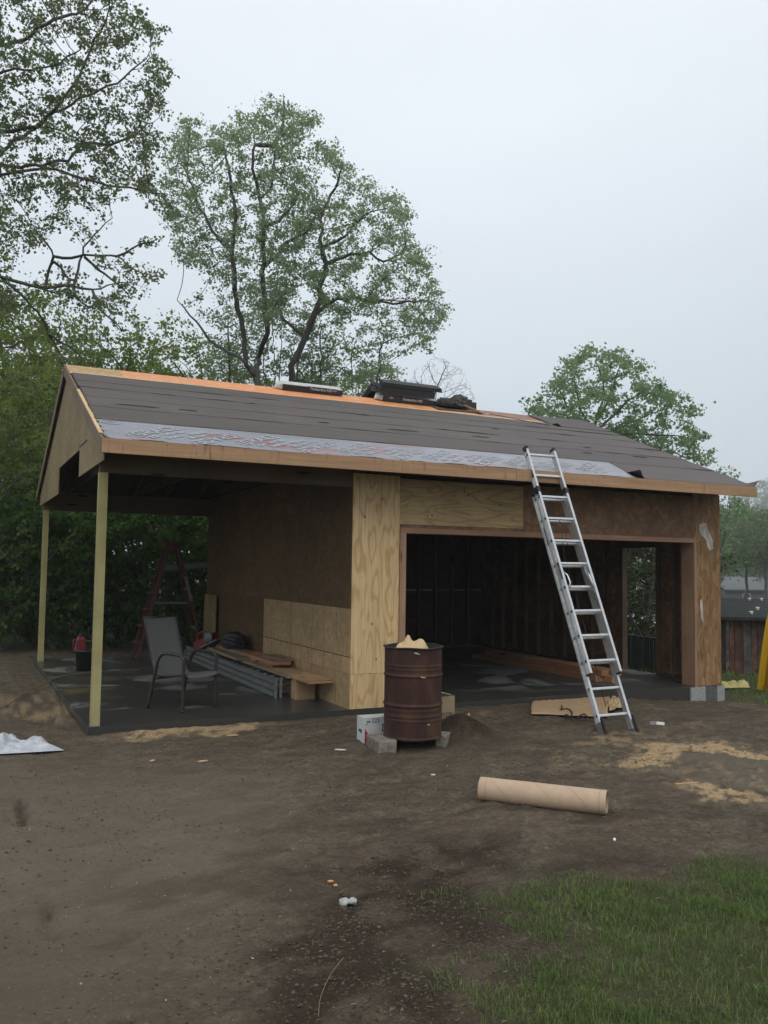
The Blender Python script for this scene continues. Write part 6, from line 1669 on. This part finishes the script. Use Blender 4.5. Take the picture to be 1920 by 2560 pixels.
def house(u, d, wd, dp, zb, zw, zr2, wallc, roofc, label, rz=0.3):
    p = spt(u, d, zb); o = empty('far_house', p, label, 'house', None, (0, 0, -YAW + rz))
    MB().box((-wd / 2, -dp / 2, -3), (wd / 2, dp / 2, zw - zb)).build('wall', m_plain('far house wall ' + label[:6], wallc, 0.8, bump=0), o)
    e_ = 0.3; zt = zw - zb
    MB().hexa([(-wd / 2 - e_, -dp / 2 - e_, zt), (wd / 2 + e_, -dp / 2 - e_, zt), (wd / 2 + e_, 0, zr2 - zb), (-wd / 2 - e_, 0, zr2 - zb), (-wd / 2 - e_, -dp / 2 - e_, zt + .15), (wd / 2 + e_, -dp / 2 - e_, zt + .15), (wd / 2 + e_, 0, zr2 - zb + .15), (-wd / 2 - e_, 0, zr2 - zb + .15)]).build('roof', m_plain('far roof ' + label[:6], roofc, 0.8, bump=0), o)
    MB().hexa([(-wd / 2 - e_, 0.01, zr2 - zb), (wd / 2 + e_, 0.01, zr2 - zb), (wd / 2 + e_, dp / 2 + e_, zt), (-wd / 2 - e_, dp / 2 + e_, zt), (-wd / 2 - e_, 0.01, zr2 - zb + .15), (wd / 2 + e_, 0.01, zr2 - zb + .15), (wd / 2 + e_, dp / 2 + e_, zt + .15), (-wd / 2 - e_, dp / 2 + e_, zt + .15)]).build('roof', bpy.data.materials['far roof ' + label[:6]], o)
    for x in ((-wd * 0.28, 0.05, wd * 0.3) if wd > 6 else (0.1,)):
        wf = boxo('window', (x - 0.5, -dp / 2 - 0.06, zt - 1.55), (x + 0.5, -dp / 2 - 0.003, zt - 0.25), MT['window_frame'], o)
        boxo('pane', (x - 0.36, -dp / 2 - 0.075, zt - 1.43), (x + 0.36, -dp / 2 - 0.062, zt - 0.95), MT['rubber'], wf); boxo('pane', (x - 0.36, -dp / 2 - 0.075, zt - 0.87), (x + 0.36, -dp / 2 - 0.062, zt - 0.36), MT['rubber'], wf)
    return o
house(1822, 95, 4.6, 6.0, -3.5, -0.35, 1.0, (0.14, 0.13, 0.12), (0.12, 0.13, 0.135), 'grey roofed house with white windows among the hazy trees', 0.2)
house(1950, 105, 8, 7, -4, -0.9, 0.9, (0.10, 0.10, 0.095), (0.10, 0.11, 0.11), 'darker house at the right border among the hazy trees', -0.2)
house(1618, 45, 2.6, 3, -3.5, -1.25, -0.75, (0.55, 0.56, 0.56), (0.3, 0.31, 0.32), 'pale house glimpsed through the garage side door', 0.1)

# hillside
hx = np.linspace(-60, 700, 70); hy = np.linspace(190, 800, 60)
HA, HB = np.meshgrid(hx, hy)                          # across, ahead of the camera
def hill_h(a, b): return 62 * sstep(230, 560, b) * (0.25 + 0.75 * sstep(60, 330, a)) - 7.5
hzv = hill_h(HA, HB) + 5 * (fbm(HA, HB, 0.012, 3, 2) - 0.5)
HXW = CAM[0] + HA * _r[0] + HB * math.sin(YAW); HYW = CAM[1] + HA * _r[1] + HB * math.cos(YAW)
ny, nx = HA.shape; ii = np.arange(ny - 1)[:, None] * nx + np.arange(nx - 1)[None, :]
props(link('hillside', np_mesh('hillside', np.stack([HXW, HYW, hzv], -1).reshape(-1, 3), np.stack([ii, ii + 1, ii + nx + 1, ii + nx], -1).reshape(-1, 4), None, True), m_plain('wooded ground', (0.05, 0.065, 0.03), 0.9, var=0.4, scale=0.4, bump=0)), kind='structure')
def hill_z(a, b): return float(hill_h(np.float64(a), np.float64(b)))
protos = [round_tree('hill_tree', 'proto', (0, 0, 0), 17.0, 6.2, MT['leaf_far'], 200 + k, 420, 16, 0.62, 0.75, 'trees on the hazy hillside', 0.16, 1.4, 'bark_far', 0.8, tip=0.035) for k in range(3)]
hg = np.random.default_rng(17); first = [True] * 3; cnt = 0
rows_ = [(240, 88, 140, 6), (275, 98, 165, 7), (315, 110, 190, 8), (360, 126, 215, 9), (410, 150, 250, 9), (465, 170, 285, 9), (530, 195, 320, 9)]
for b, a0, a1, n in rows_:
    for k in range(n):
        a = a0 + (a1 - a0) * (k + hg.uniform(0.2, 0.8)) / n; bb2 = b + hg.uniform(-12, 12); kk = int(hg.integers(0, 3))
        o = protos[kk] if first[kk] else copy_tree(protos[kk]); first[kk] = False
        o.location = (CAM[0] + a * _r[0] + bb2 * math.sin(YAW), CAM[1] + a * _r[1] + bb2 * math.cos(YAW), hill_z(a, bb2) - 0.2)
        s_ = hg.uniform(0.85, 1.35); o.scale = (s_, s_, s_ * hg.uniform(0.9, 1.15)); o.rotation_euler = (0, 0, hg.uniform(0, 6.28))
        o['label'] = 'hazy pale green tree standing on the distant wooded hillside'
# nearer trees by the houses
for i, (u, d, h, r_, lab) in enumerate(((1800, 70, 11.5, 3.2, 'thin spring tree in front of the grey roofed house'), (1862, 78, 11.5, 3.4, 'thin spring tree between the two far houses'), (1915, 74, 12.0, 3.6, 'thin spring tree at the right border by the darker house'), (1750, 85, 14, 4.0, 'spring tree behind the right garage corner'), (1985, 85, 13, 4.0, 'spring tree beyond the right border'),
        (1830, 130, 17, 5.5, 'fuller pale spring tree behind the grey roofed house'), (1900, 140, 16, 5.5, 'fuller pale spring tree behind the darker house'))):
    b = spot(u, d); b[2] = -4.5
    round_tree('spring_tree', lab, b, h, r_, MT['leaf_far'], 230 + i, 460, 22, 0.24, 0.42, 'thin spring trees by the far houses', 0.52 if i < 3 else 0.3, 0.75, 'bark_far', 0.45, tip=0.018)
slim(1740, 24, (1830, 1230), [(1790, 1262), (1850, 1240), (1890, 1262), (1850, 1300), (1835, 1380), (1795, 1400)], 160, 'low leafy branch tree peeking under the right roof corner', MT['leaf_right'], 41, 9, 0.12, group=None, thick=1.5)
slim(1760, 25, (1830, 1180), [(1770, 1190), (1800, 1165), (1850, 1190), (1865, 1205), (1800, 1215)], 60, 'sparse twig tree rising past the lower right roof edge', MT['leaf_right'], 42, 8, 0.11, group=None, thick=1.2)

# ------------------------------------------------------------------ grass, clods and chips on the ground
gg = np.random.default_rng(23)
def blades(n, X, Y, hmin, hmax, wd, name, mat):
    Z = ground_z(X, Y) - 0.004
    h = gg.uniform(hmin, hmax, n); az = gg.uniform(0, 6.283, n); ln = gg.uniform(0.1, 0.9, n) * h
    dx, dy = np.cos(az), np.sin(az); px, py = -dy * wd / 2, dx * wd / 2
    b = np.stack([X, Y, Z], -1); m = b + np.stack([dx * ln * .35, dy * ln * .35, h * 0.6], -1); t = b + np.stack([dx * ln, dy * ln, h * gg.uniform(0.75, 1.0, n)], -1)
    p = np.stack([px, py, np.zeros(n)], -1) * gg.uniform(0.6, 1.3, (n, 1))
    V = np.stack([b - p, b + p, m + p * 0.8, m - p * 0.8, t + p * .1, t - p * .1], 1).reshape(-1, 3)
    i = np.arange(n)[:, None] * 6
    F = np.concatenate([i + np.array([[0, 1, 2, 3]]), i + np.array([[3, 2, 4, 5]])])
    tint = np.clip(0.55 * fbm(X, Y, 1.8, 3, 3) + 0.45 * gg.uniform(0, 1, n), 0, 1)
    return props(link(name, np_mesh(name, V, F, np.repeat(tint, 6)), mat), kind='stuff')
MT['grass'] = m_leaf('lawn grass', (0.060, 0.100, 0.022), (0.110, 0.170, 0.042), (0.30, 0.31, 0.14), 0.35)
n0 = 420000
px_ = gg.uniform(0.2, 4.6, n0); pf2 = gg.uniform(2.4, 6.8, n0)
GXx = CAM[0] + px_ * _r[0] + pf2 * math.sin(YAW); GYy = CAM[1] + px_ * _r[1] + pf2 * math.cos(YAW)
mk = grass_mask(GXx, GYy)
keep = gg.uniform(0, 1, n0) < mk * np.clip(0.12 + 0.62 * sstep(0.36, 0.62, fbm(GXx, GYy, 4.2, 3, 91)) + 0.22 * sstep(0.7, 1.7, px_ + 0.35 * (4.2 - pf2)), 0, 0.9) * 0.75
X_, Y_ = GXx[keep], GYy[keep]
blades(len(X_), X_, Y_, 0.012, 0.058, 0.0036, 'lawn_grass', MT['grass'])
n1 = 9000                                             # rough grass by the right corner
X_ = gg.uniform(9.15, 13.5, n1); Y_ = gg.uniform(-1.5, 4.5, n1); k = fbm(X_, Y_, 0.8, 2, 5) > 0.42 - 0.05 * (X_ - 9)
blades(int(k.sum()), X_[k], Y_[k], 0.05, 0.14, 0.008, 'rough_grass', MT['grass'])

def bits(n, X, Y, smin, smax, flat, name, mat):
    base = np.array([[1, 0, 0], [-1, 0, 0], [0, 1, 0], [0, -1, 0], [0, 0, 1], [0, 0, -1]], float)
    faces = np.array([[0, 2, 4], [2, 1, 4], [1, 3, 4], [3, 0, 4], [2, 0, 5], [1, 2, 5], [3, 1, 5], [0, 3, 5]])
    s_ = smin + (smax - smin) * gg.uniform(0, 1, n) ** 3
    az = gg.uniform(0, 6.283, n); c, sn_ = np.cos(az), np.sin(az)
    P = base[None] * (1 + gg.uniform(-.45, .45, (n, 6, 1))) + gg.normal(0, .18, (n, 6, 3))
    P = P * np.stack([s_, s_ * gg.uniform(.5, 1, n), s_ * flat * gg.uniform(.6, 1.2, n)], -1)[:, None, :]
    x = P[:, :, 0] * c[:, None] - P[:, :, 1] * sn_[:, None]; y = P[:, :, 0] * sn_[:, None] + P[:, :, 1] * c[:, None]
    V = np.stack([x + X[:, None], y + Y[:, None], P[:, :, 2] + (ground_z(X, Y) + s_ * flat * 0.25)[:, None]], -1).reshape(-1, 3)
    F = (np.arange(n)[:, None, None] * 6 + faces[None]).reshape(-1, 3)
    return props(link(name, np_mesh(name, V, F, np.repeat(gg.uniform(0, 1, n), 6))), kind='stuff')
def m_tint(name, stops, rough=0.9):
    g = NG(name); c = g.ramp(g.n('Attribute', 2, None, attribute_name='tint'), stops)
    return g.fin(c, rough, 0, 0.25)
def scatter(n, pfmin, pfmax, pw):
    pf_ = pfmin + (pfmax - pfmin) * gg.uniform(0, 1, n) ** pw; half = pf_ * 0.50
    pr_ = gg.uniform(-1, 1, n) * half
    X = CAM[0] + pr_ * _r[0] + pf_ * math.sin(YAW); Y = CAM[1] + pr_ * _r[1] + pf_ * math.cos(YAW)
    ok = ~((X > -0.1) & (Y > -0.08) & (X < 9.2)); ok &= seg_dist(X, Y, GHOST) > -0.02
    return X[ok], Y[ok]
X_, Y_ = scatter(150000, 3.3, 10.5, 0.9); prc, pfc = pr_pf(X_, Y_); dens = fbm(X_, Y_, 0.9, 3, 81)
md_ = np.zeros(len(X_))
for poly in (MUD1, MUD2): md_ = np.maximum(md_, sstep(0.35, -0.1, seg_dist(X_, Y_, poly) + 0.5 * (fbm(X_, Y_, 3.0, 3, 83) - 0.5)))
k = gg.uniform(0, 1, len(X_)) < (0.10 + 0.30 * sstep(-1.6, 0.2, prc)) * sstep(0.40, 0.66, dens) + 0.015 + 0.55 * md_ * sstep(0.40, 0.6, fbm(X_, Y_, 5.0, 3, 85))
X_, Y_ = X_[k], Y_[k]
o = bits(len(X_), X_, Y_, 0.0025, 0.013, 0.6, 'dirt_clods', None); o.data.materials.append(m_tint('dirt clods', [(0.0, (0.046, 0.035, 0.025)), (0.5, (0.078, 0.061, 0.043)), (0.93, (0.100, 0.082, 0.058)), (1.0, (0.13, 0.11, 0.08))]))
X_, Y_ = scatter(320, 3.4, 11.0, 1.0)
o = bits(len(X_), X_, Y_, 0.003, 0.009, 0.5, 'pale_pebbles', None); o.data.materials.append(m_tint('pale pebbles', [(0.0, (0.17, 0.155, 0.13)), (0.7, (0.28, 0.26, 0.22)), (1.0, (0.48, 0.46, 0.42))]))
# straw and splinters
X_, Y_ = scatter(700, 3.4, 11.0, 1.0); n = len(X_)
az = gg.uniform(0, 6.283, n); L_ = gg.uniform(0.008, 0.035, n); wd = 0.0018
dx, dy = np.cos(az) * L_, np.sin(az) * L_; px2, py2 = -np.sin(az) * wd, np.cos(az) * wd; Z = ground_z(X_, Y_) + 0.006; Z2 = ground_z(X_ + dx, Y_ + dy) + 0.007
V = np.stack([np.stack([X_ - px2, Y_ - py2, Z], -1), np.stack([X_ + px2, Y_ + py2, Z], -1), np.stack([X_ + dx + px2, Y_ + dy + py2, Z2], -1), np.stack([X_ + dx - px2, Y_ + dy - py2, Z2], -1)], 1).reshape(-1, 3)
props(link('straw', np_mesh('straw', V, np.arange(4 * n).reshape(-1, 4), np.repeat(gg.uniform(0, 1, n), 4)), m_tint('straw', [(0, (0.10, 0.075, 0.045)), (0.7, (0.20, 0.16, 0.10)), (1, (0.40, 0.34, 0.23))])), kind='stuff')

# ------------------------------------------------------------------ the damp air
HAZE = 0.0009
if HAZE > 0:
    hz = boxo('haze', (-930, -930, -16), (930, 930, 130), None)
    hm_ = bpy.data.materials.new('haze'); hm_.use_nodes = True; ht = hm_.node_tree; ht.nodes.clear()
    ou = ht.nodes.new('ShaderNodeOutputMaterial'); pv = ht.nodes.new('ShaderNodeVolumePrincipled')
    pv.inputs['Color'].default_value = (0.93, 0.96, 1.0, 1); pv.inputs['Density'].default_value = HAZE; pv.inputs['Anisotropy'].default_value = 0.2
    ht.links.new(pv.outputs[0], ou.inputs['Volume'])
    hz.data.materials.append(hm_); props(hz, kind='stuff')
